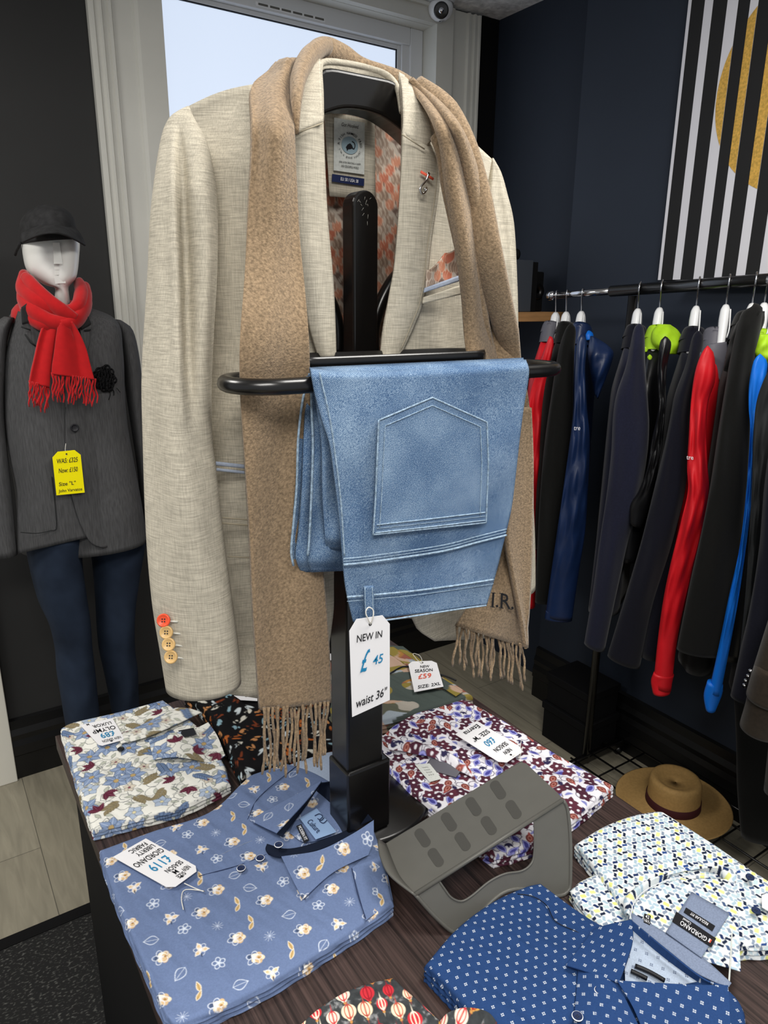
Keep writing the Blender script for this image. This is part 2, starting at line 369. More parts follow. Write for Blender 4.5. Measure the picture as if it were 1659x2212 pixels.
# folded garment lying on the table: outline of its top at height z0+T, rolled edges, skirt down to z0
def slab(name, A, B, C, D, z0, T, m, parent, pat=None, ang=0, nu=300, nv=300, wr=.003, seed=1, dense=1, roll=.009, slope=None):
    z = lambda S: [(p[0], p[1], (p[2] if len(p) > 2 else z0+T)) for p in S]
    P = coonsv(z(A), z(B), z(C), z(D), nu, nv); u = np.linspace(0, 1, nu); v = np.linspace(0, 1, nv); U, V = np.meshgrid(u, v)
    W = np.linalg.norm(P[nv//2, -1]-P[nv//2, 0]); Hh = np.linalg.norm(P[-1, nu//2]-P[0, nu//2])
    d = np.minimum(np.minimum(U, 1-U)*W, np.minimum(V, 1-V)*Hh)
    e = np.clip(1-d/roll, 0, 1); prof = np.sqrt(np.clip(1-e**2.4, 0, 1))
    x, y = P[..., 0], P[..., 1]
    wz = 1.5*wr*noise2(x, y, 13, seed, 3)+wr*.7*noise2(x*3+y, y*.5-x, 20, seed+3, 2)
    top = P[..., 2]-z0
    P[..., 2] = z0+.0015+(top-.0015)*(.72+.28*prof)+wz*sstep(0, .03, d)
    dl, dr, dt, db = U*W, (1-U)*W, V*Hh, (1-V)*Hh; ex = (P[:, -1:]-P[:, :1])[..., :2]; ex = ex/np.linalg.norm(ex, axis=-1)[..., None]; ey = (P[-1:]-P[:1])[..., :2]; ey = ey/np.linalg.norm(ey, axis=-1)[..., None]
    dirv = np.where((np.minimum(dl, dr) < np.minimum(dt, db))[..., None], np.where((dl < dr)[..., None], -ex, ex), np.where((dt < db)[..., None], -ey, ey))
    drop = np.maximum(z0+top-P[..., 2], 0)*sstep(roll*1.2, roll*.3, d); PC = P[..., :2]+dirv*drop[..., None]
    # side layers: skirt rings under the rim with folded-edge ripples
    rim = np.concatenate([P[0, :, :], P[1:, -1, :], P[-1, -2::-1, :], P[-2:0:-1, 0, :]])
    ri = np.concatenate([np.arange(nu), np.arange(1, nv)*nu+nu-1, (nv-1)*nu+np.arange(nu-2, -1, -1), np.arange(nv-2, 0, -1)*nu])
    V0 = P.reshape(-1, 3); cols = None; C0 = PC.reshape(-1, 2); D0 = dirv.reshape(-1, 2)[ri]
    if pat is not None:
        a, b = rot2(C0[:, 0]*100, C0[:, 1]*100, ang); cols = pat(a, b).reshape(-1, 3)
    F0 = gf(nv, nu)
    m_ = len(rim); prev = ri.copy(); RC = C0[ri]; zr = V0[ri][:, 2]; s_ = np.arange(m_)*.05
    for k, h in enumerate(np.linspace(1, 0, 19)[1:]):
        off_ = .0012*math.sin(h*16.0)
        low = rim.copy(); low[:, 2] = z0+(zr-z0)*h; w_ = off_*(1+.6*np.sin(s_*.7+k*1.7))+.0006*np.sin(s_*2.3+k); low[:, :2] += D0*w_[:, None]
        if h == 0: low[:, 2] = z0
        n0 = len(V0); V0 = np.vstack([V0, low])
        if cols is not None:
            q = RC+D0*((zr-low[:, 2])[:, None]); a, b = rot2(q[:, 0]*100, q[:, 1]*100, ang); cols = np.vstack([cols, pat(a, b).reshape(-1, 3)])
        for i in range(m_):
            j = (i+1) % m_; F0.append((int(prev[i]), int(prev[j]), n0+j, n0+i))
        prev = np.arange(n0, n0+m_)
    F0.append(tuple(range(n0, n0+m_))[::-1])
    o = obj(name, V0, F0, m, parent, cols=cols); return o

# ------------------------------------------------------------------ lettering
def glyphs(s, shear=0):
    cu = bpy.data.curves.new('t', 'FONT'); cu.body = s; cu.size = 1; cu.shear = shear; cu.resolution_u = 3; cu.offset = 0.008
    o = bpy.data.objects.new('t', cu); COL.objects.link(o); dg = bpy.context.evaluated_depsgraph_get(); dg.update()
    me = bpy.data.meshes.new_from_object(o.evaluated_get(dg)); V = np.array([v.co[:] for v in me.vertices]).reshape(-1, 3); f = [tuple(p.vertices) for p in me.polygons]
    bpy.data.objects.remove(o); bpy.data.meshes.remove(me); bpy.data.curves.remove(cu); return V, f
def quadmap(Q, s, t, eps):
    Q = np.asarray(Q, float); s = np.asarray(s)[:, None]; t = np.asarray(t)[:, None]
    P = Q[0]*(1-s)*(1-t)+Q[1]*s*(1-t)+Q[2]*s*t+Q[3]*(1-s)*t
    n = np.cross(Q[1]-Q[0], Q[3]-Q[0]); n /= np.linalg.norm(n)
    if n.dot(Cv-Q[0]) < 0: n = -n
    return P+n*eps
def write(name, s, Q, box, m, parent, eps=.0012, shear=0, rot=0, stretch=True):
    """text s in the box (s0,t0,s1,t1) of the quad Q = TL, TR, BR, BL"""
    V, f = glyphs(s, shear)
    if len(V) == 0: return
    if rot: V[:, 0], V[:, 1] = rot2(V[:, 0], V[:, 1], rot)
    mn, mx = V.min(0), V.max(0); a = (V[:, 0]-mn[0])/(mx[0]-mn[0]+1e-9); b = 1-(V[:, 1]-mn[1])/(mx[1]-mn[1]+1e-9)
    P = quadmap(Q, box[0]+a*(box[2]-box[0]), box[1]+b*(box[3]-box[1]), eps)
    return obj(name, P, f, m, parent, smooth=False)
def arcwrite(name, s, Q, c0, r, a0, a1, hgt, m, parent, asp, eps=.0012, inv=False):
    n = len(s)
    ms = []
    for i, ch in enumerate(s):
        if ch == ' ': continue
        a = a0+(a1-a0)*(i+.5)/n; V, f = glyphs(ch); V = V-[(V[:, 0].min()+V[:, 0].max())/2, 0, 0]; V = V*hgt
        th = (a-math.pi/2) if not inv else (a+math.pi/2)
        x, y = rot2(V[:, 0], V[:, 1], th); rr = r
        x = x+math.cos(a)*rr; y = y+math.sin(a)*rr
        ms.append((quadmap(Q, c0[0]+x, c0[1]-y*asp, eps), f))
    V, f = merge(*ms); return obj(name, V, f, m, parent, smooth=False)
def plate(name, Q, m, parent, t=.0006, cut=0, eps=0, label=None, bow=0):
    """flat card on the quad Q (TL, TR, BR, BL), its two top corners cut off"""
    Q = np.asarray(Q, float)
    st = [(0, 0), (1, 0), (1, 1), (0, 1)] if not cut else [(cut, 0), (1-cut, 0), (1, cut*.6), (1, 1), (0, 1), (0, cut*.6)]
    P = quadmap(Q, [a for a, b in st], [b for a, b in st], eps); n = np.cross(Q[1]-Q[0], Q[3]-Q[0]); n /= np.linalg.norm(n)
    if n.dot(Cv-Q[0]) < 0: n = -n
    k = len(st); V = np.vstack([P, P-n*t]); f = [tuple(range(k)), tuple(range(k, 2*k))[::-1]]+[(i, (i+1) % k, k+(i+1) % k, k+i) for i in range(k)]
    return obj(name, V, f, m, parent, smooth=False, label=label)
def hole(name, Q, s, t, r, parent):
    Q = np.asarray(Q, float); W = np.linalg.norm(Q[1]-Q[0]); Hh = np.linalg.norm(Q[3]-Q[0])
    a = np.linspace(0, 2*math.pi, 13)[:-1]; P = quadmap(Q, s+np.cos(a)*r/W, t+np.sin(a)*r/Hh, .0008)
    return obj(name, P, [tuple(range(12))], 'ink', parent, smooth=False)
def button(name, c, n, r, m, parent, rimm=None, t=.0025):
    n = np.asarray(n, float); n /= np.linalg.norm(n); a = np.cross(n, [0, 0, 1.]) if abs(n[2]) < .9 else np.cross(n, [1., 0, 0]); a /= np.linalg.norm(a); b = np.cross(n, a); V = []
    prof = [(0, .6), (.55, .6), (.68, .75), (.8, 1), (.93, .95), (1, .6), (.98, .1), (.5, 0), (0, 0)]
    for rr, h in prof:
        for k in range(20):
            th = 2*math.pi*k/20; V.append(np.asarray(c)+(a*math.cos(th)+b*math.sin(th))*max(rr, .01)*r+n*h*t)
    Fc = gf(len(prof), 20, True)
    o = obj(name, V, Fc, m, parent)
    V = []; Fc = []
    for i in range(4):
        th = math.pi/4+i*math.pi/2; q = np.asarray(c)+(a*math.cos(th)+b*math.sin(th))*r*.25+n*t*.66
        k0 = len(V); V += [q+(a*math.cos(2*math.pi*k/8)+b*math.sin(2*math.pi*k/8))*r*.12 for k in range(8)]; Fc.append(tuple(range(k0, k0+8)))
    obj('thread_holes', V, Fc, 'ink', o, smooth=False); return o

# ------------------------------------------------------------------ printed cloth: one repeat tile of motifs each
class Tile:
    def __init__(s, T, col, res=.045):
        s.T = T; s.n = int(T/res); g = (np.arange(s.n)+.5)*T/s.n; s.X, s.Y = np.meshgrid(g, g); s.img = np.tile(hexc(col), (s.n, s.n, 1)); s.aa = res*1.2
    def loc(s, cx, cy, a):
        dx = (s.X-cx+s.T/2) % s.T-s.T/2; dy = (s.Y-cy+s.T/2) % s.T-s.T/2
        return rot2(dx, dy, -a)
    def put(s, sd, col, al=1):
        m = np.clip(.5-sd/s.aa, 0, 1)[..., None]*al; s.img = s.img*(1-m)+hexc(col)*m
    def ell(s, cx, cy, a, b, ang, col, al=1, line=None, lw=.03):
        x, y = s.loc(cx, cy, ang); q = np.sqrt((x/a)**2+(y/b)**2)+1e-6; sd = (q-1)*min(a, b)
        if line: s.put(sd-lw, line)
        s.put(sd, col, al)
    def ring(s, cx, cy, a, b, ang, col, w):
        x, y = s.loc(cx, cy, ang); sd = (np.sqrt((x/a)**2+(y/b)**2)-1)*min(a, b); s.put(abs(sd)-w, col)
    def leaf(s, cx, cy, Ln, W, ang, col, line=None, vein=None, ser=0, bend=0):
        x, y = s.loc(cx, cy, ang); x = x+Ln/2-Ln/2; u = np.clip((x+Ln/2)/Ln, 0, 1); y = y-bend*np.sin(u*math.pi)
        hw = W/2*np.sin(math.pi*u**.8)*(1+ser*(((u*7) % 1)-.5)); sd = np.maximum(abs(y)-hw, np.maximum(-(x+Ln/2), x-Ln/2))*.8
        if line: s.put(sd-.035, line)
        s.put(sd, col)
        if vein: s.put(np.maximum(abs(y)-.018, sd+.03), vein)
    def leafline(s, cx, cy, Ln, W, ang, col, w=.022):
        x, y = s.loc(cx, cy, ang); u = np.clip((x+Ln/2)/Ln, 0, 1); hw = W/2*np.sin(math.pi*u**.8)
        sd = np.maximum(abs(y)-hw, np.maximum(-(x+Ln/2), x-Ln/2))*.8; s.put(abs(sd)-w, col); s.put(np.maximum(abs(y)-w*.6, sd), col)
    def flower(s, cx, cy, R, n, ang, col, line=None, mid='#c9a86a', wd=.55, vein=None):
        for k in range(n):
            a = ang+k*2*math.pi/n; s.leaf(cx+math.cos(a)*R*.55, cy+math.sin(a)*R*.55, R, R*wd, a, col, line, vein)
        s.ell(cx, cy, R*.2, R*.2, 0, mid, line=line)
    def flowerline(s, cx, cy, R, n, ang, col, w=.022):
        for k in range(n):
            a = ang+k*2*math.pi/n; s.ring(cx+math.cos(a)*R*.5, cy+math.sin(a)*R*.5, R*.42, R*.32, a, col, w)
    def seg(s, x0, y0, x1, y1, w, col):
        cx, cy = (x0+x1)/2, (y0+y1)/2; Ln = math.hypot(x1-x0, y1-y0); x, y = s.loc(cx, cy, math.atan2(y1-y0, x1-x0))
        s.put(np.hypot(np.maximum(abs(x)-Ln/2, 0), y)-w, col)
    def curl(s, cx, cy, R, a0, a1, w, col):
        p = [(cx+R*(1-.5*t)*math.cos(a0+(a1-a0)*t), cy+R*(1-.5*t)*math.sin(a0+(a1-a0)*t)) for t in np.linspace(0, 1, 9)]
        for q, r in zip(p, p[1:]): s.seg(*q, *r, w, col)
    def __call__(s, x, y):
        x = np.asarray(x)/s.T*s.n-.5; y = np.asarray(y)/s.T*s.n-.5; xi = np.floor(x).astype(int); yi = np.floor(y).astype(int); fx = (x-xi)[..., None]; fy = (y-yi)[..., None]; n = s.n; I = s.img
        return (I[yi % n, xi % n]*(1-fx)+I[yi % n, (xi+1) % n]*fx)*(1-fy)+(I[(yi+1) % n, xi % n]*(1-fx)+I[(yi+1) % n, (xi+1) % n]*fx)*fy
R_ = random.Random(3)
def spots(T, n, dmin):
    out = []; tries = 0
    while len(out) < n and tries < 4000:
        tries += 1; p = (R_.random()*T, R_.random()*T)
        if all(min(abs(p[0]-q[0]), T-abs(p[0]-q[0]))**2+min(abs(p[1]-q[1]), T-abs(p[1]-q[1]))**2 > dmin**2 for q in out): out.append(p)
    return out
def pat_garden():                       # white ground, slate-blue flowers, olive ferns, burgundy leaves
    t = Tile(13, '#e6e5dd', .04)
    for x, y in spots(13, 100, .9):
        t.curl(x, y, .8, R_.random()*6, R_.random()*6+5, .028, '#5d6265')
        t.leaf(x+.4, y, .8, .35, R_.random()*6, '#b9bcae', '#5d6265')
    for i, (x, y) in enumerate(spots(13, 48, 1.55)):
        a = R_.random()*6.28; k = i % 7
        if k in (0, 3): t.flower(x, y, 1.25, 6, a, '#8194b4', '#262f45', '#b59c6b', .62, '#c9d4e6')
        elif k == 1: 
            for q in range(5): t.leaf(x+math.cos(a)*q*.32+math.cos(a+1.2)*.3, y+math.sin(a)*q*.32+math.sin(a+1.2)*.3, .75, .3, a+.7, '#8b7f62', '#6b6048'); t.leaf(x+math.cos(a)*q*.32-math.cos(a+1.2)*.3, y+math.sin(a)*q*.32-math.sin(a+1.2)*.3, .75, .3, a-.7, '#8b7f62', '#6b6048')
        elif k == 2:
            for d in (-.8, 0, .8): t.leaf(x+math.cos(a+d)*.6, y+math.sin(a+d)*.6, 1.3, .6, a+d, '#5c2336', None, '#8c5265', ser=.5)
        elif k == 4: t.flower(x, y, .85, 5, a, '#aab8cc', '#33415c', '#d8cfa8', .8)
        elif k == 5:
            for q in range(6): t.leaf(x+math.cos(a)*q*.28+math.cos(a+1.2)*.25, y+math.sin(a)*q*.28+math.sin(a+1.2)*.25, .7, .26, a+.6, '#6f84a6', '#33415c'); t.leaf(x+math.cos(a)*q*.28-math.cos(a+1.2)*.25, y+math.sin(a)*q*.28-math.sin(a+1.2)*.25, .7, .26, a-.6, '#6f84a6', '#33415c')
        else: t.flower(x, y, .6, 5, a, '#cfc6b6', '#555a5c', '#8a4a55', .8)
    return t
def pat_abstract():                     # black ground, orange, white and icy-blue blots
    t = Tile(11, '#0f0e10', .05)
    for i, (x, y) in enumerate(spots(11, 60, 1.05)):
        a = R_.random()*3-.5; c = ['#b3622c', '#d7d4c8', '#8fb0bd', '#c58a58', '#7b3a1f', '#cfd9dd'][i % 6]
        for k in range(3): t.ell(x+R_.uniform(-.4, .4), y+R_.uniform(-.4, .4), R_.uniform(.15, .55), R_.uniform(.08, .26), a+R_.uniform(-.6, .6), c, .9)
    nx = noise2(t.X, t.Y, 2.2, 5, 3)[..., None]; m = np.clip((nx-.12)*6, 0, 1); t.img = t.img*(1-m)+hexc('#0f0e10')*m
    return t
def pat_blossom():                      # chambray ground, cream blossoms, white line flowers
    t = Tile(12, '#66779b', .04); t.img *= (1+.10*noise2(t.X, t.Y, 9, 2, 2))[..., None]
    P = [(x+(1.5 if r % 2 else 0), y) for r, y in enumerate(np.arange(1, 12, 2.0)) for x in np.arange(.8, 12, 3.0)]
    for i, (x, y) in enumerate(P):
        x += R_.uniform(-.3, .3); y += R_.uniform(-.3, .3); a = R_.random()*6.28; k = (i*5) % 7
        if k in (0, 4):
            t.ell(x-.35, y+.1, .5, .35, a, '#35425c', .75)
            for q in range(5): t.ell(x+.18*math.cos(q*1.26), y+.18*math.sin(q*1.26), .42, .3, q*1.26, ['#e6d5b8', '#d0b288', '#f0e6d2'][q % 3])
            t.flowerline(x-.3, y, .75, 5, a, '#dfe4ee'); t.ell(x+.1, y, .12, .1, 0, '#a57c45')
        elif k == 1: t.flowerline(x, y, .62, 5, a, '#d5ddea', .028)
        elif k == 2:
            for d in (0, 2.1, 4.2): t.leaf(x+math.cos(a+d)*.35, y+math.sin(a+d)*.35, .7, .32, a+d, '#d9bd93', '#f1e8d8')
            t.flowerline(x, y, .65, 6, a, '#dfe4ee', .018); t.leaf(x+.1, y-.55, .5, .14, -1.4, '#35425c')
        elif k == 3: t.leafline(x, y, 1.25, .9, a, '#d5ddea', .028)
        elif k == 5:
            t.leaf(x, y+.4, .9, .32, 1.9, '#c7a873', '#f3ecdd', '#7f6433'); t.leaf(x+.05, y-.4, .9, .32, 1.2, '#c7a873', '#f3ecdd', '#7f6433')
        else:
            for q in range(10): t.seg(x, y, x+.5*math.cos(q*.63), y+.5*math.sin(q*.63), .014, '#ccd5e6')
    return t
def pat_paisley():                      # white ground, plum, rust and violet leaves
    t = Tile(12, '#e4e2e8', .04)
    for x, y in spots(12, 80, 1.0): t.curl(x, y, .6, R_.random()*6, R_.random()*6+4, .045, '#3b2b4e')
    for i, (x, y) in enumerate(spots(12, 92, .98)):
        a = R_.random()*6.28; k = i % 6; c = ['#4b2636', '#7d3e38', '#45448f', '#5a2c3b', '#8b8fc7', '#2e2a4d'][k]
        if k in (0, 3): t.flower(x, y, .85, 5, a, c, None, '#e4e2e8', .75)
        elif k == 1: 
            t.ell(x, y, .62, .42, a, c, line='#e4e2e8'); t.leaf(x+.6*math.cos(a), y+.6*math.sin(a), .7, .3, a, '#a4504a')
            t.ring(x, y, .3, .18, a, '#c98d80', .03)
        elif k == 2: t.leaf(x, y, 1.5, .75, a, '#9a9bd8', '#2e2a4d'); t.leaf(x, y, 1.1, .45, a, c)
        elif k == 4: t.leaf(x, y, 1.0, .4, a, c, None, '#45448f', bend=.15)
        else:
            for d in (-.7, 0, .7): t.leaf(x+math.cos(a+d)*.35, y+math.sin(a+d)*.35, .8, .35, a+d, c, ser=.5)
    return t
def pat_hex():                          # white ground, little leaves meeting in threes, yellow and pale diamonds
    s_ = 1.15; h = s_*math.sqrt(3)/2
    t = Tile(1, '#e9ecec'); T = (s_*6, h*8); n = 260
    t.n = n; t.T = 1; g = (np.arange(n)+.5)/n; X, Y = np.meshgrid(g*T[0], g*T[1]); img = np.tile(hexc('#e6eaea'), (n, n, 1))
    def putl(img, cx, cy, Ln, W, a, col, aa=.035):
        dx = (X-cx+T[0]/2) % T[0]-T[0]/2; dy = (Y-cy+T[1]/2) % T[1]-T[1]/2; x, y = rot2(dx, dy, -a)
        u = np.clip((x+Ln/2)/Ln, 0, 1); yy = y-.08*np.sin(u*2*math.pi); hw = W/2*np.sin(math.pi*u); sd = np.maximum(abs(yy)-hw, abs(x)-Ln/2)
        m = np.clip(.5-sd/aa, 0, 1)[..., None]; return img*(1-m)+hexc(col)*m
    q = 0
    for r in range(8):
        for k in range(6):
            cx = k*s_+(s_/2 if r % 2 else 0); cy = r*h; q += 1
            img = putl(img, cx+s_*.5, cy+h*.33, .62, .55, 1.57, ['#dfe28a', '#c2d8dc', '#e9ecec', '#b9cdd6', '#e6e59a'][(q*3+r) % 5])
            for j in range(3):
                a = math.pi/2+j*2*math.pi/3; c = ['#1c2740', '#2c4a86', '#8795a8', '#22335e', '#a9c0cf', '#45597d'][(q*2+j*r+j) % 6]
                img = putl(img, cx+math.cos(a)*.31, cy+math.sin(a)*.31, .66, .36, a, c)
    I = img
    def f(x, y):
        x = np.asarray(x)/T[0]*n-.5; y = np.asarray(y)/T[1]*n-.5; xi = np.floor(x).astype(int); yi = np.floor(y).astype(int); fx = (x-xi)[..., None]; fy = (y-yi)[..., None]
        return (I[yi % n, xi % n]*(1-fx)+I[yi % n, (xi+1) % n]*fx)*(1-fy)+(I[(yi+1) % n, xi % n]*(1-fx)+I[(yi+1) % n, (xi+1) % n]*fx)*fy
    return f
def pat_foulard(base='#24406f', dot='#d3dae2', sp=1.35):
    def f(x, y):
        x = np.asarray(x); y = np.asarray(y); c = np.zeros(x.shape+(3,))+hexc(base)*(1+.12*noise2(x, y, 12, 4, 2))[..., None]
        r = np.round(y/(sp*.866)); xs = x-(r % 2)*sp/2; dx = xs-np.round(xs/sp)*sp; dy = y-r*sp*.866
        a = abs(dx)-.10; b = abs(dy)-.10; sd = np.maximum(abs(a), abs(b))-.062; m = np.clip(.5-sd/.05, 0, 1)[..., None]
        return c*(1-m)+hexc(dot)*m
    return f
def pat_balloon():
    t = Tile(11, '#3b3e40', .045); k = noise2(t.X, t.Y, 1.6, 8, 4)[..., None]; t.img = t.img*(1+.5*k)+np.clip(k-.25, 0, 1)*.5
    for i, (x, y) in enumerate(spots(11, 30, 1.6)):
        c = ['#c3313b', '#e6d6b8', '#c3313b', '#d9a54e', '#e6dcc8'][i % 5]; d = ['#8f1c28', '#b4463a', '#e6dcc8', '#9c2f2a', '#c3313b'][i % 5]; r = R_.uniform(.5, .75)
        t.ell(x, y, r, r*1.05, 0, c); t.ell(x, y-r*.75, r*.45, r*.6, 0, c)
        for q in (-.5, 0, .5): t.ring(x, y, r*abs(q)+.04, r, 0, d, .035)
        t.ell(x, y-r*1.5, .14, .12, 0, '#c08a4c')
    return t
def pat_camo():
    def f(x, y):
        x = np.asarray(x); y = np.asarray(y); c = np.zeros(x.shape+(3,))+hexc('#5d5e50')
        for i, col in enumerate(['#a2743c', '#3a3f3e', '#8d5647', '#9aa4ad', '#a8a196', '#b79a86', '#8a7b3c', '#4b5450']):
            n = noise2(x+i*17+3*noise2(x, y, .25, i+40, 1), y*1.7, .22, i+11, 1); m = sstep(.28, .31, n)[..., None]; c = c*(1-m)+hexc(col)*m
        return c
    return f
def pat_lining():                       # pale ground, coral and taupe tulips and sprays
    t = Tile(7.6, '#b9ada0', .04)
    P = [(x+(.76 if r % 2 else 0), y) for r, y in enumerate(np.arange(.4, 7.6, .95)) for x in np.arange(.4, 7.6, 1.52)]
    for i, (x, y) in enumerate(P):
        k = R_.randrange(5); c = ['#b56a52', '#8d7565', '#c58468', '#6f5a50', '#9a8474'][k]; hl = ['#dcae92', '#c7b39e', '#e8c4ac', '#a8917f', '#dccdbc'][k]
        if k in (0, 2):
            for d in (-.45, 0, .45): t.leaf(x+d*.6, y, 1.35, .62, 1.57-d*.6, c, hl)
            t.seg(x, y-.5, x, y-.9, .04, '#6f5a50')
        elif k in (1, 4):
            for d in (-.36, -.13, .13, .36): t.leaf(x+d, y, 1.3, .38, 1.57, c, hl)
        else:
            for d in (-.9, -.5, -.15, .15, .5, .9): t.leaf(x+math.sin(d)*.35, y+math.cos(d)*.3, 1.15, .26, 1.57-d, c)
    return t
def pat_scale():
    def f(x, y):
        x = np.asarray(x); y = np.asarray(y); r = np.floor(y/.5); xs = (x+(r % 2)*.5) % 1-.5; d = abs(np.hypot(xs, (y-r*.5))-.5); m = np.clip(1-d/.05, 0, 1)[..., None]
        return hexc('#a9b8cf')*(1-m*.3)+hexc('#7f8ca8')*m*.3
    return f
sc_ = lambda f, k: (lambda x, y: f(np.asarray(x)/k, np.asarray(y)/k))
PT = dict(garden=sc_(pat_garden(), 1.75), abstract=sc_(pat_abstract(), 1.9), blossom=sc_(pat_blossom(), 1.5), paisley=sc_(pat_paisley(), 1.55), hexa=sc_(pat_hex(), 1.45), foulard=pat_foulard(),
          foulard_in=pat_foulard('#aab7c9', '#2c3b5e'), balloon=sc_(pat_balloon(), 1.2), camo=sc_(pat_camo(), 1.4), lining=sc_(pat_lining(), 1.15), scale=pat_scale())
# ------------------------------------------------------------------ the room
YW = 2.455; ZC = 2.63; XR = 2.135; XB = 2.02
V, f = boxm(-2.5, 3.2, -1.5, 3.2, -.05, 0); struct('floor', V, f, 'floor', smooth=False)
V, f = boxm(-2.5, 2.6, -1.5, 3.2, ZC, ZC+.06); struct('ceiling', V, f, 'ceiling', smooth=False)
# window wall: left piece, piece under the window, strip right of it, head above it
WX0, WX1, WZ0, WZ1 = .735, 1.82, 1.15, 2.555
V, f = merge(boxm(-2.5, WX0, YW, YW+.18, 0, ZC), boxm(WX0, WX1, YW, YW+.18, 0, WZ0), boxm(WX1+.012, XR+.15, YW, YW+.18, 0, ZC), boxm(WX0, WX1, YW, YW+.18, WZ1, ZC))
struct('wall_back', V, f, 'wall_dark', smooth=False)
V, f = boxm(XR, XR+.15, 1.70, YW, 0, ZC); struct('wall_right', V, f, 'wall_navy', smooth=False)
V, f = boxm(XB, XR+.3, -.6, 1.885, 0, ZC); struct('wall_chimney_breast', V, f, 'wall_navy', smooth=False)
V, f = boxm(XR-.085, XR, YW-.012, YW, 0, ZC); struct('trim_4', V, f, 'black_dull', smooth=False)
# fluted architraves either side of the window
def architrave(n, x0, x1, z0, z1):
    prof = [(0, 0), (0, .022), (.006, .03), (.014, .03), (.018, .024), (.026, .024), (.030, .03), (.036, .03), (.040, .02), (.052, .02), (.056, .028), (.064, .028), (.068, .018), (.125, .018), (.130, .026), (.140, .03), (1, .03), (1, 0)]
    wdt = abs(x1-x0); P = []
    for a, b in prof:
        a = min(a, wdt); P.append((x0+a*(1 if x1 > x0 else -1), YW-b))
    V, f = prism(P, z0, z1); struct('trim_%d' % n, V, f, 'trimpaint', smooth=False)
architrave(1, .588, .80, 1.33, ZC-.01); architrave(2, 2.036, 1.82, 1.33, ZC-.01)
V, f = merge(boxm(.80, 1.82, YW-.03, YW, WZ1, ZC-.01), boxm(.80, 1.82, YW-.045, YW, WZ1+.045, WZ1+.055)); struct('trim_3', V, f, 'trimpaint', smooth=False)
V, f = merge(boxm(1.8205, 1.8315, YW+.0005, YW+.18, 1.15, ZC), boxm(WX0, 1.8205, YW+.0005, YW+.056, WZ1-.001, WZ1+.03), boxm(WX0+.0, 1.8205, YW-.03, YW+.056, WZ0-.03, WZ0)); struct('trim_6', V, f, 'trimpaint', smooth=False)
# window: outer frame, sash, gasket, frosted pane, trickle vent
def ringm(x0, x1, z0, z1, wd, ya, yb):
    return merge(boxm(x0, x0+wd, ya, yb, z0, z1), boxm(x1-wd, x1, ya, yb, z0, z1), boxm(x0+wd, x1-wd, ya, yb, z1-wd, z1), boxm(x0+wd, x1-wd, ya, yb, z0, z0+wd))
V, f = ringm(WX0, WX1, WZ0, WZ1, .058, YW+.055, YW+.15); win = struct('window_1', V, f, 'upvc', smooth=False, bevel=.004); win['label'] = 'white framed frosted window behind the jacket stand'
def at_frame(nm, x0, x1, z0, z1, wd, ya, yb, m):
    V, f = ringm(x0, x1, z0, z1, wd, ya, yb); obj(nm, V, f, m, win, smooth=False, bevel=.002)
at_frame('sash', .785, 1.763, 1.19, 2.528, .032, YW+.066, YW+.13, 'upvc')
at_frame('glazing_bead', .817, 1.731, 1.222, 2.496, .014, YW+.075, YW+.12, 'upvc')
at_frame('gasket', .829, 1.719, 1.234, 2.484, .005, YW+.078, YW+.11, 'gasket')
V, f = boxm(.832, 1.716, YW+.085, YW+.092, 1.237, 2.481); obj('pane', V, f, 'pane', win, smooth=False)
V, f = merge(boxm(1.12, 1.42, YW+.056, YW+.066, 2.501, 2.519), boxm(1.14, 1.40, YW+.052, YW+.056, 2.504, 2.516)); vent = obj('trickle_vent', V, f, 'white_plastic', win, smooth=False, bevel=.002)
ms = [boxm(1.148+i*.042, 1.182+i*.042, YW+.0505, YW+.0525, 2.507, 2.513) for i in range(6)]; V, f = merge(*ms); obj('vent_slots', V, f, 'grey_plastic', vent, smooth=False)
V, f = merge(boxm(.775, .79, YW-.045, YW-.03, 1.87, 1.90)); obj('latch', V, f, 'black_dull', win, smooth=False)
# skirting boards with an ogee top
def skirting(nm, x0, x1, axis, c):
    P = [(0, 0), (.022, 0), (.022, .085), (.028, .092), (.026, .125), (.020, .145), (.024, .165), (.016, .185), (.012, .215), (0, .22)]
    if axis == 'X':
        V, f = prism([(c-a, b) for a, b in P], x0, x1, 'X'); 
    else: V, f = prism([(c-a, b) for a, b in P], x0, x1, 'Y')
    struct(nm, V, f, 'skirt_black', smooth=False)
skirting('baseboard_back', .118, XR, 'X', YW); skirting('baseboard_right', -.6, 1.885, 'Y', XB)
V, f = merge(boxm(-.02, .117, YW-.035, YW, 0, 2.1), boxm(.03, .045, YW-.045, YW-.035, 0, 2.1)); struct('trim_5', V, f, 'door_paint', smooth=False, bevel=.003)
V, f = boxm(-.8, -.02, YW-.02, YW-.001, 0, 2.04); d = struct('door_1', V, f, 'door_paint', smooth=False)
# ribbed mat
V, f = boxm(-1.1, .62, .3, 1.70, .0, .012); o = obj('doormat', V, f, 'rug', smooth=False); tag(o, 'large black ribbed mat on the pale plank floor beside the table', 'mat')
V, f = merge(boxm(-1.1, .62, 1.70, 1.735, .0, .014), boxm(.62, .655, .3, 1.735, 0, .014))
OFF[o.name] = np.zeros(3); obj('edging', V, f, 'black_dull', o, smooth=False)

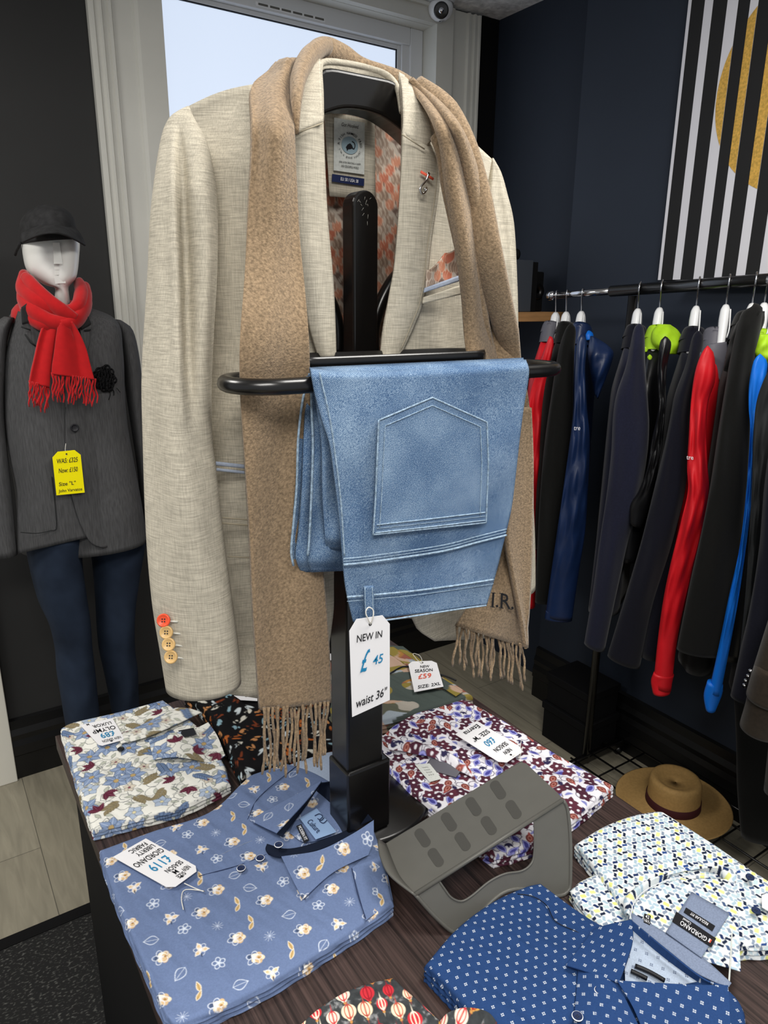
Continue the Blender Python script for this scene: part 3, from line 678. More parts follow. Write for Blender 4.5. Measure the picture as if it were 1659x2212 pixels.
# camera under the ceiling
cx, cy = 1.815, 2.40
t = thing('security_camera', 'white dome security camera fixed under the ceiling above the window corner', 'security camera', (cx, cy, ZC))
V, f = lathem([(.0, ZC-.0005), (.05, ZC-.0005), (.052, ZC-.012), (.046, ZC-.02)], (cx, cy, 0)); obj('base', V, f, 'white_plastic', t)
V, f = lathem([(.006, 2.555), (.02, 2.559), (.034, 2.568), (.043, 2.583), (.045, 2.60), (.04, 2.615), (.03, 2.622)], (cx, cy, 0)); obj('housing', V, f, 'white_plastic', t)
dv = np.array([-.5, -.75, -.35]); dv /= np.linalg.norm(dv); q = np.array([cx, cy, 2.592])
V, f = tubem([q+dv*.036, q+dv*.048, q+dv*.05], [.027, .026, .022], 24); ln = obj('lens_window', V, f, 'black_paint', t)
V, f = tubem([q+dv*.049, q+dv*.052], [.010, .009], 16); obj('lens', V, f, 'chrome', ln)

# striped artwork on the chimney breast
AZ0 = 1.648
t = thing('wall_art', 'tall black and white striped artwork with a gold disc above the clothes rail', 'artwork', (XB-.02, 1.2, AZ0))
V, f = boxm(XB-.022, XB-.001, .35, 1.486, AZ0, ZC-.03); obj('canvas', V, f, mat('art_black', '#1a1a1b', .8), t, smooth=False)
ws = [(1.488, 1.478), (1.435, 1.409), (1.365, 1.333), (1.298, 1.275), (1.232, 1.205), (1.165, 1.135), (1.095, 1.07), (1.02, .985), (.94, .91), (.86, .82), (.77, .73)]
MT['art_white'] = mat('art_white', '#dddce2', .8); MT['art_gold'] = mat('art_gold', '#dcae52', .45, metal=.25, var=.25, vs=160)
def xz(nm, P, m, x=XB-.0225, th=.0008):
    V, f = prism(P, x-th, x, 'X'); return obj(nm, V, f, m, t, smooth=False)
for a, b in ws: xz('white_stripe', [(b, AZ0+.001), (a, AZ0+.001), (a, ZC-.031), (b, ZC-.031)], 'art_white')
gc, gz, gr = 1.09, 2.125, .272
for a, b in ws:
    if min(a, b) > gc+gr or max(a, b) < gc-gr: continue
    ys = np.linspace(b, min(a, gc+gr-.0005), 8); hh = np.sqrt(np.maximum(gr**2-(ys-gc)**2, 0))
    xz('gold_segment', [(y, gz-h) for y, h in zip(ys, hh)]+[(y, gz+h) for y, h in zip(ys[::-1], hh[::-1])], 'art_gold', XB-.0235)
o = obj('picture_ledge', *boxm(XB-.05, XB-.001, .4, 1.366, AZ0-.022, AZ0-.004), 'black_dull', smooth=False, bevel=.002); tag(o, 'narrow black ledge under the striped artwork', 'ledge')

# corner shelf with things on it
o = obj('wall_shelf', *boxm(1.55, XR-.002, 1.95, YW-.001, 1.512, 1.545), 'wood_shelf', smooth=False, bevel=.002); tag(o, 'light oak shelf in the dark corner behind the jacket', 'shelf')
def shelfpt(x, y, Y=2.0): return at(x, y, 'Y', Y)
t = thing('storage_box', 'grey flat-sided box standing on the oak shelf', 'box', (1.93, 2.08, 1.545))
obj('body', *boxm(1.80, 1.965, 2.00, 2.17, 1.5455, 1.725), 'speck', t, smooth=False, bevel=.003); obj('side_panel', *boxm(1.9655, 1.995, 2.005, 2.165, 1.5455, 1.72), 'black_dull', t, smooth=False, bevel=.002)
t = thing('speaker', 'small black round-fronted speaker on the oak shelf beside the grey box', 'speaker', (2.04, 2.1, 1.545))
obj('cabinet', *boxm(2.005, 2.075, 2.05, 2.16, 1.5455, 1.69), 'black_dull', t, smooth=False, bevel=.006)
V, f = lathem([(.03, 2.046), (.028, 2.04), (.02, 2.043), (.008, 2.046)], (2.04, 0, 1.62), ax='Y', seg=24); obj('speaker_cone', V, f, 'black_metal', t)
t = thing('headphones', 'black headphones resting on top of the grey box', 'headphones', (1.9, 2.09, 1.725))
a = np.linspace(.0, math.pi, 16); V, f = tubem([(1.915+.032*math.cos(k), 2.08, 1.738+.04*math.sin(k)) for k in a], .005); obj('headband', V, f, 'black_metal', t)
for sx in (-1, 1):
    V, f = lathem([(.01, -.008), (.02, -.008), (.022, .0), (.02, .008), (.01, .008)], (1.915+.032*sx, 2.08, 1.748), ax='X', seg=16); obj('ear_cup', V, f, 'black_dull', t)
p = at(1233, 560, 'Y', 2.08)
t = thing('figurine', 'small beige carved figure half hidden behind the chimney breast', 'figurine', (p[0]+.01, 2.08, 1.545))
fx = p[0]+.012
V, f = lathem([(.012, 1.5455), (.036, 1.546), (.04, 1.57), (.036, 1.60), (.028, 1.625), (.014, 1.645), (.012, 1.652), (.02, 1.664), (.026, 1.682), (.026, 1.70), (.018, 1.716), (.006, 1.722)], (fx, 2.08, 0), seg=24); obj('body', V, f, 'beige', t)
V, f = lathem([(.002, -.006), (.009, -.004), (.009, .004), (.002, .006)], (fx-.022, 2.08, 1.712), ax='Y', seg=12); obj('ear', V, f, 'beige', t)

# ------------------------------------------------------------------ display table
TX0, TX1, TY0, TY1, TZ = .142, .935, .12, 1.385, .75
t = thing('display_table', 'dark wenge veneered display table with black side panels holding the folded shirts', 'table', (.54, .8, 0))
obj('tabletop', *boxm(TX0, TX1, TY0, TY1, TZ-.03, TZ), 'wenge', t, smooth=False, bevel=.0015)
for nm, b in (('side_panel', (TX0+.02, TX0+.045, TY0+.02, TY1-.02)), ('side_panel', (TX1-.045, TX1-.02, TY0+.02, TY1-.02)), ('back_panel', (TX0+.045, TX1-.045, TY1-.045, TY1-.02))):
    obj(nm, *boxm(*b, 0, TZ-.0305), 'black_dull', t, smooth=False)

# ------------------------------------------------------------------ coat stand
SX, SY = .503, .83
t = thing('valet_stand', 'black lacquered wooden valet stand with tray and trouser bar standing on the display table', 'valet stand', (SX, SY, TZ))
V, f = lathem([(.002, TZ+.0005), (.134, TZ+.0005), (.142, TZ+.004), (.142, TZ+.012), (.136, TZ+.017), (.002, TZ+.020)], (.545, .918, 0), seg=64); obj('base', V, f, 'black_paint', t)
# post: lower box section, upper rounded board
obj('lower_post', *boxm(SX-.032, SX+.032, SY-.025, SY+.025, TZ+.02, 1.49), 'black_paint', t, smooth=False, bevel=.004)
obj('foot_block', *boxm(SX-.036, SX+.042, SY-.032, SY+.028, TZ+.02, TZ+.145), 'black_paint', t, smooth=False, bevel=.004)
a = np.linspace(0, math.pi, 14); hw = .0185
P = [(SX+.004-hw, 1.49), (SX+.004+hw, 1.49)]+[(SX+.004+hw*math.cos(k), 1.692+hw*math.sin(k)) for k in a]
V, f = prism(P, SY-.018, SY+.010, 'Y'); up = obj('upper_post', V, f, 'black_paint', t, smooth=False, bevel=.003)
# worn scratches in the lacquer of the post
ms = []
for k in range(12):
    x = SX+.004+random.uniform(-.011, .011); z = 1.705-abs(random.gauss(0, .018)); dx, dz = random.uniform(-.003, .003), random.uniform(.001, .005)
    V, f = tubem([(x, SY-.0183, z), (x+dx, SY-.0183, z-dz)], .00015, 4); ms.append((V, f))
V, f = merge(*ms); obj('scratches', V, f, 'gold_thread', up)
# shaped hanger yoke
def arch(x, top):   # height of the yoke over the shoulders
    d = abs(x-SX-.01)
    return (1.842-.0*d-8.5*max(0, d-.035)**2*1.2-.25*max(0, d-.05)) if top else (1.803-3.4*d**2-.1*max(0, d-.03))
xs = np.linspace(SX-.15, SX+.165, 41)
V = []
for x in xs:
    zt = max(arch(x, 1), arch(x, 0)+.016); zb = arch(x, 0); yc = SY+.018
    yb = [yc-.018, yc+.018]
    V += [(x, yb[0], zb), (x, yb[1], zb), (x, yb[1], zt), (x, yb[0], zt)]
f = [(i*4+k, i*4+(k+1) % 4, (i+1)*4+(k+1) % 4, (i+1)*4+k) for i in range(40) for k in range(4)]+[(3, 2, 1, 0), (160, 161, 162, 163)]
obj('hanger_yoke', V, f, 'black_paint', t, smooth=False, bevel=.004)
# curved bentwood arms joining the tray and the yoke
for P in ([(806, 762), (805, 735), (808, 700), (824, 652), (850, 606), (884, 570), (915, 530)], [(728, 762), (729, 735), (727, 700), (714, 656), (690, 616), (664, 585), (640, 550)]):
    V, f = tubem(curve(pxp([(x, y, .862) for x, y in P]), 30), .0095, 12); obj('curved_arm', V, f, 'black_paint', t)
for s in ():
    P = curve([(SX+s*.022+.003, SY+.0, 1.50), (SX+s*.026+.003, SY+.0, 1.54), (SX+s*.040, SY+.01, 1.585), (SX+s*.060, SY+.025, 1.635), (SX+s*.066, SY+.03, 1.70), (SX+s*.06, SY+.02, 1.77)], 24)
    V, f = tubem(P, .011, 12); obj('curved_arm', V, f, 'black_paint', t)
# tray
def stad(cx, cy, L, W, n=16):
    P = []
    for k in range(n+1): a = -math.pi/2+math.pi*k/n; P.append((cx+L-W+W*math.cos(a), cy+W*math.sin(a)))
    for k in range(n+1): a = math.pi/2+math.pi*k/n; P.append((cx-L+W+W*math.cos(a), cy+W*math.sin(a)))
    return P
tc_ = (.490, .735)
V = []
for s_, z in ((.0, 1.5055), (.93, 1.5055), (1, 1.509), (1, 1.517), (.97, 1.521), (.82, 1.5205), (.77, 1.516), (.0, 1.5155)):
    for x, y in stad(*tc_, .145, .033): V.append((tc_[0]+(x-tc_[0])*(1-(1-s_)*.35 if s_ else .001), tc_[1]+(y-tc_[1])*(s_ if s_ else .001), z))
f = gf(8, 34, True); obj('tray', V, f, 'black_paint', t)
# trouser bar: closed loop
P = [(x, y, 1.4965) for x, y in stad(.500, .705, .226, .042, 12)]
Q = []
for a_, b_ in zip(P, P[1:]+P[:1]):
    n_ = max(1, int(np.linalg.norm(np.subtract(a_, b_))/.02)); Q += [tuple(np.add(a_, np.subtract(b_, a_)*k/n_)) for k in range(n_)]
V, f = tubem(Q, .0085, 14, closed=True); obj('trouser_bar', V, f, 'black_paint', t)
for x in (SX-.03, SX+.03): V, f = tubem([(x, .745, 1.497), (x, .83, 1.497)], .007, 10); obj('bar_bracket', V, f, 'black_paint', t)

# ------------------------------------------------------------------ linen jacket on the stand
J = thing('linen_jacket', 'oatmeal linen jacket with patterned lining hanging open on the valet stand', 'jacket', (SX, SY, 1.06))
def fr(U, V, x, y):    # left front panel, distance of the cloth
    top = sstep(.14, 0, V)
    Y = .772+.05*(1-U)**2.2+top*(.035+.01*(1-U))+.004*np.sin(U*9+V*5)*sstep(.1, .5, V)+.003*np.sin(V*17+U*3)+.004
    return Y
panel('front_panel', [(403, 232), (440, 330), (462, 450), (458, 700), (440, 1000), (450, 1300), (440, 1492)],
      [(690, 134), (693, 240), (703, 450), (716, 620), (722, 755), (722, 1000), (720, 1240), (717, 1340), (690, 1440), (585, 1511)], fr, 'linen', J, 50, 80, warp=lambda U, V, x, y: (x, y-8*np.sin(2*np.pi*np.minimum(U, .5))*(1-V)**8))
def fr2(U, V, x, y):
    top = sstep(.16, 0, V)
    return .772+.07*U**2.2+top*(.035+.015*U)+.005*np.sin(U*7+V*6)*sstep(.1, .5, V)
panel('front_panel', [(862, 160), (868, 240), (866, 380), (853, 560), (840, 640), (822, 755), (815, 1000), (840, 1230), (890, 1335), (905, 1362), (940, 1385)],
      [(1062, 345), (1075, 500), (1082, 700), (1090, 900), (1100, 1100), (1100, 1300), (1096, 1376)], fr2, 'linen', J, 50, 80)
# back with printed lining, and the self-cloth facing
def world_panel(nm, f_, m, nu, nv, pat=None, solid=.003, parent=J):
    U, V = np.meshgrid(np.linspace(0, 1, nu), np.linspace(0, 1, nv)); W = np.stack(f_(U, V), -1)
    return obj(nm, W, gf(nv, nu), m, parent, cols=pat(W[..., 0]*100, W[..., 2]*100) if pat is not None else None, solid=solid)
def bk(U, V):
    X = .285+.445*U; zt = 1.835-.35*(abs(U-.5))**1.6*1.0; Z = zt+(1.075-zt)*V
    return X, .905-.065*(2*abs(U-.5))**2.5*(.6+.4*V)+.0*V+.004*np.sin(U*14+V*5), Z
world_panel('back_lining', bk, 'satin_print', 230, 300, PT['lining'], solid=0)
def bk2(U, V):
    x, y, z = bk(U, V); return x, y+.006, z
world_panel('back_panel', bk2, 'linen', 50, 60)
PTf = lambda x, y: at(x, y, 'Y', .888)
def fac(U, V, x, y): return .888+0*U
panel('back_facing', [(700, 238), (706, 330), (712, 424)], [(809, 262), (810, 350), (811, 432)], .888, 'linen', J, 12, 14, solid=.001)
LQ = [at(*p, 'Y', .884) for p in ((722, 254), (788, 265), (787, 377), (721, 368))]
lb = plate('brand_label', LQ, 'label_white', J, .0008)
write('lettering', 'Got Hooked.', LQ, (.22, .07, .78, .14), 'ink', lb, shear=.3)
a = np.linspace(0, 2*math.pi, 33)[:-1]; asp = .62
P = quadmap(LQ, .5+.27*np.cos(a), .48+.27*asp*np.sin(a), .001); obj('emblem_disc', P, [tuple(range(32))], mat('emblem_blue', '#93a9b3', .7), lb, smooth=False)
arcwrite('lettering', 'A FISH NAMED FRED', LQ, (.5, .48), .33, math.pi*1.02, 0-.05, .105, 'ink', lb, asp, .0014)
arcwrite('lettering', "I'm a good catch!", LQ, (.5, .48), .40, math.pi*1.12, math.pi*1.88, .09, 'ink', lb, asp, .0014, inv=True)
# hooked fish emblem
fs = [(.36, .53), (.42, .47), (.50, .44), (.56, .47), (.60, .52), (.52, .55), (.44, .56), (.40, .60), (.39, .56)]
obj('emblem', quadmap(LQ, [p[0] for p in fs], [p[1] for p in fs], .0016), [tuple(range(9))], 'ink', lb, smooth=False)
q = quadmap(LQ, [.56, .63, .66, .62, .55], [.40, .42, .48, .54, .52], .0016); V, f = tubem(curve(q, 14), .0006, 5); obj('emblem', V, f, 'ink', lb)
write('lettering', 'JOIN US IN CREATING A HAPPY', LQ, (.15, .80, .87, .845), 'ink', lb); write('lettering', 'AND COLOURFUL WORLD.', LQ, (.22, .87, .80, .915), 'ink', lb)
LQ = [at(*p, 'Y', .884) for p in ((718, 375.6), (787, 386), (786, 402), (717, 392))]
lb = plate('size_label', LQ, 'label_navy', J, .0008); write('lettering', 'EU: 50 / USA: 38', LQ, (.25, .28, .8, .72), 'white_ink', lb)
# lapels and collar
def lap(U, V, x, y): return .765-.007*np.sin(U*math.pi)+sstep(.2, 0, V)*.05
panel('lapel', [(648, 160), (634, 260), (625, 400), (636, 520), (652, 600), (668, 700), (690, 775)], [(691, 132), (695, 240), (704, 450), (717, 600), (722, 700), (724, 775)], lap, 'linen', J, 16, 50, solid=.004)
panel('lapel', [(861, 172), (869, 260), (866, 380), (853, 560), (840, 640), (826, 730), (816, 830)], [(905, 250), (928, 305), (949, 362), (945, 420), (930, 520), (916, 640), (893, 705), (866, 765), (842, 835)], lap, 'linen', J, 20, 50, solid=.004)
panel('collar', [(862, 158), (868, 200), (870, 262), (868, 290)], [(885, 175), (925, 225), (952, 270), (917, 320)], lambda U, V, x, y: .768+.045*(1-V)**1.5-.006*np.sin(U*3), 'linen', J, 16, 20, solid=.004)
panel('collar', [(640, 150), (634, 200), (632, 291)], [(692, 130), (694, 200), (697, 265)], lambda U, V, x, y: .757+.062*(1-V)**1.5, 'linen', J, 16, 20, solid=.004)
# collar roll round the back of the neck
nk = curve(pxp([(693, 262, .80), (692, 200, .805), (690, 150, .82), (700, 135, .845), (740, 137, .87), (790, 147, .88), (835, 163, .865), (858, 190, .83), (868, 240, .80)]), 60)
V, f = tubem(nk, .0045, 10, flat=.8); obj('collar_stand', V, f, 'linen', J)
U, Vv = np.meshgrid(np.linspace(0, 1, 40), np.linspace(0, 1, 8)); k = curve(nk[14:50], 40); W = k[None]+np.stack([0*Vv, .008*Vv, -.045*Vv], -1); obj('collar_back', W, gf(8, 40), 'linen', J, solid=.004)
for P in ([(632, 291, .752), (697, 266, .749)], [(868, 290, .752), (917, 322, .752)]):
    pxtube('gorge_seam', P, .0008, 'linen_edge', J)
pxtube('lapel_stitching', [(x, y, .756) for x, y in curve([(944, 362), (940, 420), (925, 520), (910, 640), (887, 705), (866, 755)], 40)], .0006, 'linen_edge', J, seg=5)
# welt pockets
def welt(P, Y, w_, m1, nm):
    Q = np.array(P, float); W = pxp([(x, y, Y) for x, y in Q]); V, f = tubem(curve(W, 12), w_, 8, flat=.4); return obj(nm, V, f, m1, J)
W, U, Vv = panelv([(915, 642), (912, 656)], [(1002, 613), (1004, 634)], .754, 20, 6); obj('chest_welt', W, gf(6, 20), 'linen', J, solid=.003)
W, U, Vv = panelv([(918, 622), (915, 632)], [(1000, 592), (1002, 604)], .7535, 20, 4); obj('chest_welt_trim', W, gf(4, 20), 'bluewelt', J, solid=.003)
for (a_, b_, nm, m_, r_) in (((466, 1001), (530, 1008), 'pocket_trim', 'bluewelt', .0024), ((466, 1014), (531, 1021), 'pocket_trim', 'bluewelt', .0018), ((480, 1130), (540, 1135), 'pocket_seam', 'linen_edge', .0012), ((480, 1118), (540, 1123), 'pocket_seam', 'linen_edge', .001), ((492, 1202), (545, 1205), 'pocket_seam', 'linen_edge', .001)):
    welt([a_, b_], .782, r_, m_, nm)
# sleeves
def foldL(a, v):
    c_ = math.cos(a); u0 = -.55+1.25*v; r = .022*math.exp(-((c_-u0)/.16)**2)-.018*math.exp(-((c_-u0-.3)/.15)**2) if math.sin(a) < 0 else 0
    return (1.0*r*math.sin(math.pi*min(max(v*1.9-.08, 0), 1)) if v < .55 else 0)+(.012*math.sin(2*a+5*v+1.0)+.008*math.sin(4*a-7*v))*math.sin(math.pi*min(v*1.15, 1))
SL = [(404, 230), (384, 240), (362, 260), (345, 312), (326, 450), (318, 600), (306, 800), (308, 950), (315, 1150), (328, 1300), (345, 1405), (358, 1488)]
SR = [(410, 232), (420, 256), (449, 312), (466, 398), (471, 480), (469, 600), (462, 720), (457, 850), (460, 950), (467, 1010), (480, 1130), (500, 1280), (516, 1400), (521, 1470)]
sl = limb('sleeve', SL, SR, [.83, .825, .82, .805, .79, .78, .775], [.004, .05, .055, .05, .046, .042, .038], 'linen', J, nv=110, seg=72, fold=foldL)
def foldR(a, v): return (.008*math.sin(2*a+4*v)+.006*math.sin(5*a-6*v))*math.sin(math.pi*min(v*1.1, 1))
limb('sleeve', [(1063, 342), (1054, 395), (1047, 445), (1050, 600), (1066, 800), (1085, 1000), (1100, 1150), (1108, 1262)],
     [(1067, 343), (1083, 373), (1096, 418), (1111, 487), (1118, 620), (1122, 750), (1138, 900), (1150, 1050), (1156, 1170), (1157, 1270)], [.84, .85, .84, .82, .81], [.004, .055, .05, .045, .04], 'linen', J, nv=90, seg=56, fold=foldR)
# cuff buttons: one orange, three horn; pale stitched buttonholes
cb = at(440, 1400, 'Y', .735); nv_ = np.array([-.45, -.85, .1])
for i, (x, y) in enumerate(((354, 1340), (360, 1366), (365, 1392), (370, 1419))):
    c = at(x, y, 'Y', .772-.006*i); rr = ray(x, y); rr = rr/np.linalg.norm(rr); c = c-rr*.012
    b = button('button', c, -rr+np.array([-.35, 0, 0]), .0078, 'orange_btn' if i == 0 else 'horn_btn', J, t=.003)
    if i == 0: b['label'] = 'orange cuff button'
    W = pxp([(x+14, y+2, .757), (x+30, y+3, .752)]); V, f = tubem(W, .0012, 6); obj('buttonhole', V, f, 'gold_thread', J)
# hook pin with its red thread bar
o = pxtube('pin_thread', [(909, 371, .7505), (936, 387, .7505)], .0016, 'red_ink', J, flat=.5)
hp = thing('hook_pin', 'silver fish hook pin on the right lapel of the linen jacket', 'pin', at(918, 395, 'Y', .75))
pxtube('hook', [(x, y, .7475) for x, y in curve([(925, 376), (920, 390), (911, 401), (907, 410), (911, 418), (918, 415), (922, 406), (917, 409)], 40)], .0014, 'chrome', hp)
V, f = lathem([(.0008, -.0008), (.0022, -.0008), (.0022, .0008), (.0008, .0008)], tuple(at(925, 376, 'Y', .7505)), ax='Y', seg=12); obj('eye', V, f, 'chrome', hp)
# pocket square
t = thing('pocket_square', 'coral and taupe patterned pocket square tucked in the chest pocket of the linen jacket', 'pocket square', at(960, 600, 'Y', .757))
W, U, Vv = panelv([(922, 580), (920, 602), (919, 624)], [(984, 526), (988, 560), (990, 600)], lambda U, V, x, y: .757-.006*np.sin(U*8)*(1-V), 60, 50, warp=lambda U, V, x, y: (x, y+(1-V)*10*abs(np.sin(U*4.5+.4))))
obj('folded_cloth', W, gf(50, 60), 'satin_print', t, cols=PT['lining'](W[..., 0]*100+2.2, W[..., 2]*100+1), solid=.002)

# ------------------------------------------------------------------ camel scarf over the collar
t = thing('wool_scarf', 'camel brown wool scarf with fringe and embroidered initials draped over the linen jacket', 'scarf', (SX, .72, .95))
LS = [(600, 136), (566, 165), (541, 194), (543, 260), (544, 320), (536, 450), (528, 600), (518, 740), (519, 850), (529, 1000), (539, 1150), (546, 1300), (555, 1440), (561, 1532)]
RS = [(636, 124), (634, 150), (630, 200), (633, 320), (644, 500), (657, 620), (667, 740), (670, 860), (680, 1030), (693, 1200), (705, 1340), (711, 1440), (713, 1516)]
def sdep(U, V, x, y):
    return .715-.026*np.exp(-((V-.44)/.10)**2)+.10*sstep(.13, 0, V)+.012*(1-sstep(.0, .35, V))*np.cos(U*5)+.004*np.sin(U*6.2+V*7)-.0*V
panel('hanging_end', LS, RS, sdep, 'wool', t, 40, 120, solid=.006)
pxtube('fold', [(641, 290, .728), (640, 240, .730), (641, 200, .745), (646, 165, .775), (662, 130, .815), (690, 106, .86), (705, 103, .88)], [.003, .008, .011, .013, .014, .013, .011], 'wool', t, n=40, seg=18, flat=.75)
pxtube('neck_roll', [(655, 150, .87), (676, 120, .885), (700, 108, .895), (740, 122, .91), (775, 144, .915), (820, 160, .90), (862, 178, .875), (905, 215, .835), (940, 262, .80)], [.010, .013, .015, .014, .012, .013, .014, .016, .016], 'wool', t, n=90, seg=20, flat=.8)
LS2 = [(868, 165), (915, 225), (950, 300), (966, 420), (984, 520), (1000, 640), (1008, 760), (1035, 960), (1080, 1120), (1090, 1165), (1072, 1240), (1018, 1300), (984, 1352)]
RS2 = [(890, 172), (965, 240), (1008, 308), (1042, 420), (1072, 570), (1096, 690), (1128, 800), (1145, 920), (1149, 1050), (1147, 1200), (1141, 1320), (1133, 1398)]
def sdep2(U, V, x, y):
    k = sstep(.75, .3, V)
    return .722+.022*np.exp(-((V-.45)/.1)**2)+.10*sstep(.12, 0, V)-.020*k*np.abs(np.sin(U*math.pi*1.5+.5))+.006*np.sin(U*5+V*9)
panel('hanging_end', LS2, RS2, sdep2, 'wool', t, 60, 120, solid=.006)
pxtube('fold', [(900, 185, .80), (950, 240, .765), (988, 315, .735), (1020, 420, .72), (1048, 540, .705), (1076, 650, .715), (1100, 740, .73), (1112, 790, .735)], [.012, .022, .024, .024, .022, .020, .018, .01], 'wool', t, n=70, seg=20, flat=.6)
pxtube('fold', [(944, 290, .745), (960, 330, .735), (978, 420, .725), (1000, 520, .715), (1030, 660, .735), (1055, 760, .748)], [.010, .013, .013, .013, .013, .008], 'wool', t, n=60, seg=16, flat=.6)
def fringe(a, b, n, l0, Y):
    for i in range(n):
        s = (i+.5)/n+random.uniform(-.01, .01); x = a[0]+(b[0]-a[0])*s; y = a[1]+(b[1]-a[1])*s; L_ = l0*random.uniform(.82, 1.12); dx = random.uniform(-9, 9)+(.5-s)*-4
        ph = random.uniform(0, 6); P = [(x+dx*k+2.2*math.sin(ph+k*7), y-3+L_*k, Y-.004*math.sin(ph*2+k*5)) for k in np.linspace(0, 1, 12)]
        W = pxp(P); V, f = tubem(W, [.0022]+[.0019+.0004*math.sin(j*2.2) for j in range(10)]+[.0014], 6); obj('tassel', V, f, 'wool', t)
panel('folded_edge', [(1104, 880), (1100, 1000), (1092, 1150), (1104, 1240), (1122, 1330), (1133, 1398)], [(1146, 880), (1150, 1000), (1148, 1120), (1146, 1220), (1141, 1320), (1137, 1400)], lambda U, V, x, y: .706+.003*np.sin(U*3), 'wool', t, 14, 60, solid=.007)
fringe((565, 1532), (711, 1518), 21, 138, .713); fringe((987, 1356), (1131, 1396), 22, 92, .722)
TQ = [at(*p, 'Y', .7085) for p in ((1062, 1280), (1108, 1283), (1108, 1316), (1060, 1310))]
write('embroidered_initials', 'I.R.', TQ, (0, 0, 1, 1), 'ink', t, eps=.0015)
for s0, s1, tt in ((-.05, .14, 0), (-.05, .14, 1), (.33, .50, 0), (.33, .52, 1), (.74, .92, 1)):
    V, f = tubem(quadmap(TQ, [s0, s1], [tt, tt], .0015), .0006, 6); obj('embroidered_serif', V, f, 'ink', t)

# ------------------------------------------------------------------ folded jeans over the trouser bar
t = thing('folded_jeans', 'light blue denim jeans folded over the trouser bar with back pocket showing', 'jeans', (.49, .67, 1.2))
JL = [(668, 796), (672, 806), (680, 850), (696, 910), (712, 960), (722, 1030), (732, 1110), (740, 1200), (747, 1270), (763, 1343)]
JR = [(1136, 779), (1141, 800), (1138, 830), (1130, 880), (1121, 950), (1112, 1030), (1103, 1100), (1088, 1165), (1068, 1245), (1050, 1306)]
def jd(U, V, x, y):
    c = np.clip(V/.035, 0, 1); return .648+.03*(1-np.sqrt(np.clip(1-(1-c)**2, 0, 1)))+.002*np.sin(U*5+1)*V+.0012*np.sin(V*14+U*6)
panel('seat_panel', JL, JR, jd, 'denim', t, 70, 110, solid=.003, warp=lambda U, V, x, y: (x, y+9*np.sin(np.pi*U**.7)*(1-V)**10))
jd2 = lambda U, V, x, y: jd(U, V, x, y)+.012
panel('seat_panel', [(x+6, y) for x, y in JL], [(x-6, y-4) for x, y in JR], jd2, 'denim', t, 40, 70, solid=.003)
# folded legs behind, four layers
for k, (l, r, Y) in enumerate((([(664, 814), (652, 870), (643, 950), (640, 1050), (633, 1130), (628, 1190), (640, 1230)], [(1100, 795), (1080, 900), (1050, 1050), (1010, 1180), (900, 1222)], .712),
                               ([(668, 808), (660, 880), (655, 960), (652, 1060), (645, 1150), (638, 1200), (650, 1234)], [(1100, 795), (1080, 900), (1050, 1050), (1010, 1180), (900, 1224)], .700),
                               ([(672, 803), (672, 880), (675, 960), (672, 1060), (668, 1150), (664, 1200), (672, 1234)], [(1100, 790), (1080, 900), (1050, 1050), (1010, 1180), (900, 1224)], .688),
                               ([(674, 800), (684, 880), (694, 960), (697, 1060), (699, 1110), (702, 1160), (706, 1184)], [(1100, 790), (1080, 900), (1050, 1050), (1010, 1150), (900, 1184)], .674))):
    o = panel('folded_leg', l, r, lambda U, V, x, y, Y=Y: Y-.02*(1-sstep(0, .1, V))*(Y-.67)/.04+.003*np.sin(V*9+U*20)+.012*sstep(.93, 1, V), 'denim', t, 50, 60, solid=.004)
for P in ([(664, 816), (652, 870), (643, 950), (640, 1050), (633, 1130), (628, 1190), (633, 1222)], [(672, 806), (672, 880), (675, 960), (672, 1060), (668, 1150), (664, 1200)]):
    pxtube('side_seam', [(x, y, .683 if i_ else .705) for i_, (x, y) in enumerate([])]+[(x+1, y, .70 if P[0][0] < 670 else .683) for x, y in curve(P, 40)], .0015, 'denim_edge', t, seg=6)
YJ = lambda V, U: float(jd(np.array(U), np.array(V), 0, 0))
# pocket
def pwarp(U, V, x, y): return x, y-50*(1-2*abs(U-.49))*(1-V)
PLp = [(818, 908), (815, 1000), (811, 1080), (806, 1155)]; PRp = [(1052, 912), (1055, 1000), (1053, 1060), (1050, 1129)]
pk = panel('back_pocket', PLp, PRp, lambda U, V, x, y: .6415+.0*U, 'denim', t, 40, 40, solid=.003, warp=pwarp)
def stitched(P, Y, nm='stitched_seam', r=.0008, m='denim_edge', n=60, par=t): return pxtube(nm, [(x, y, Y) for x, y in curve(P, n)], r, m, par, seg=5)
ou = [(818, 908), (934, 859), (1052, 912)]
def polyline(P, k=16):
    out = []
    for a_, b_ in zip(P, P[1:]): out += [tuple(np.add(a_, np.subtract(b_, a_)*j/k)) for j in range(k)]
    return out+[P[-1]]
full = polyline([(806, 1155), (811, 1080), (818, 908), (934, 859), (1052, 912), (1055, 1000), (1050, 1129), (806, 1155)], 10)
pxtube('pocket_edge', [(x, y, .6398) for x, y in full], .0011, 'denim_edge', pk, seg=6)
inn = polyline([(820, 1140), (824, 1080), (832, 920), (934, 876), (1038, 922), (1041, 1000), (1037, 1117)], 10)
pxtube('pocket_stitching', [(x, y, .6395) for x, y in inn], .0006, 'denim_edge', pk, seg=5)
for d in (0, -17, -9): stitched([(811+(3 if d else 0), 1151+d), (930, 1138+d), (1048, 1124+d)], .6394, 'pocket_hem_stitching', .0009 if d != -9 else .0004, par=pk)
for d, r in ((0, .0014), (-13, .0007), (-7, .0005)): stitched([(742, 1220+d), (800, 1214+d), (950, 1192+d), (1030, 1172+d), (1094, 1156+d)], .6425, 'yoke_seam', r)
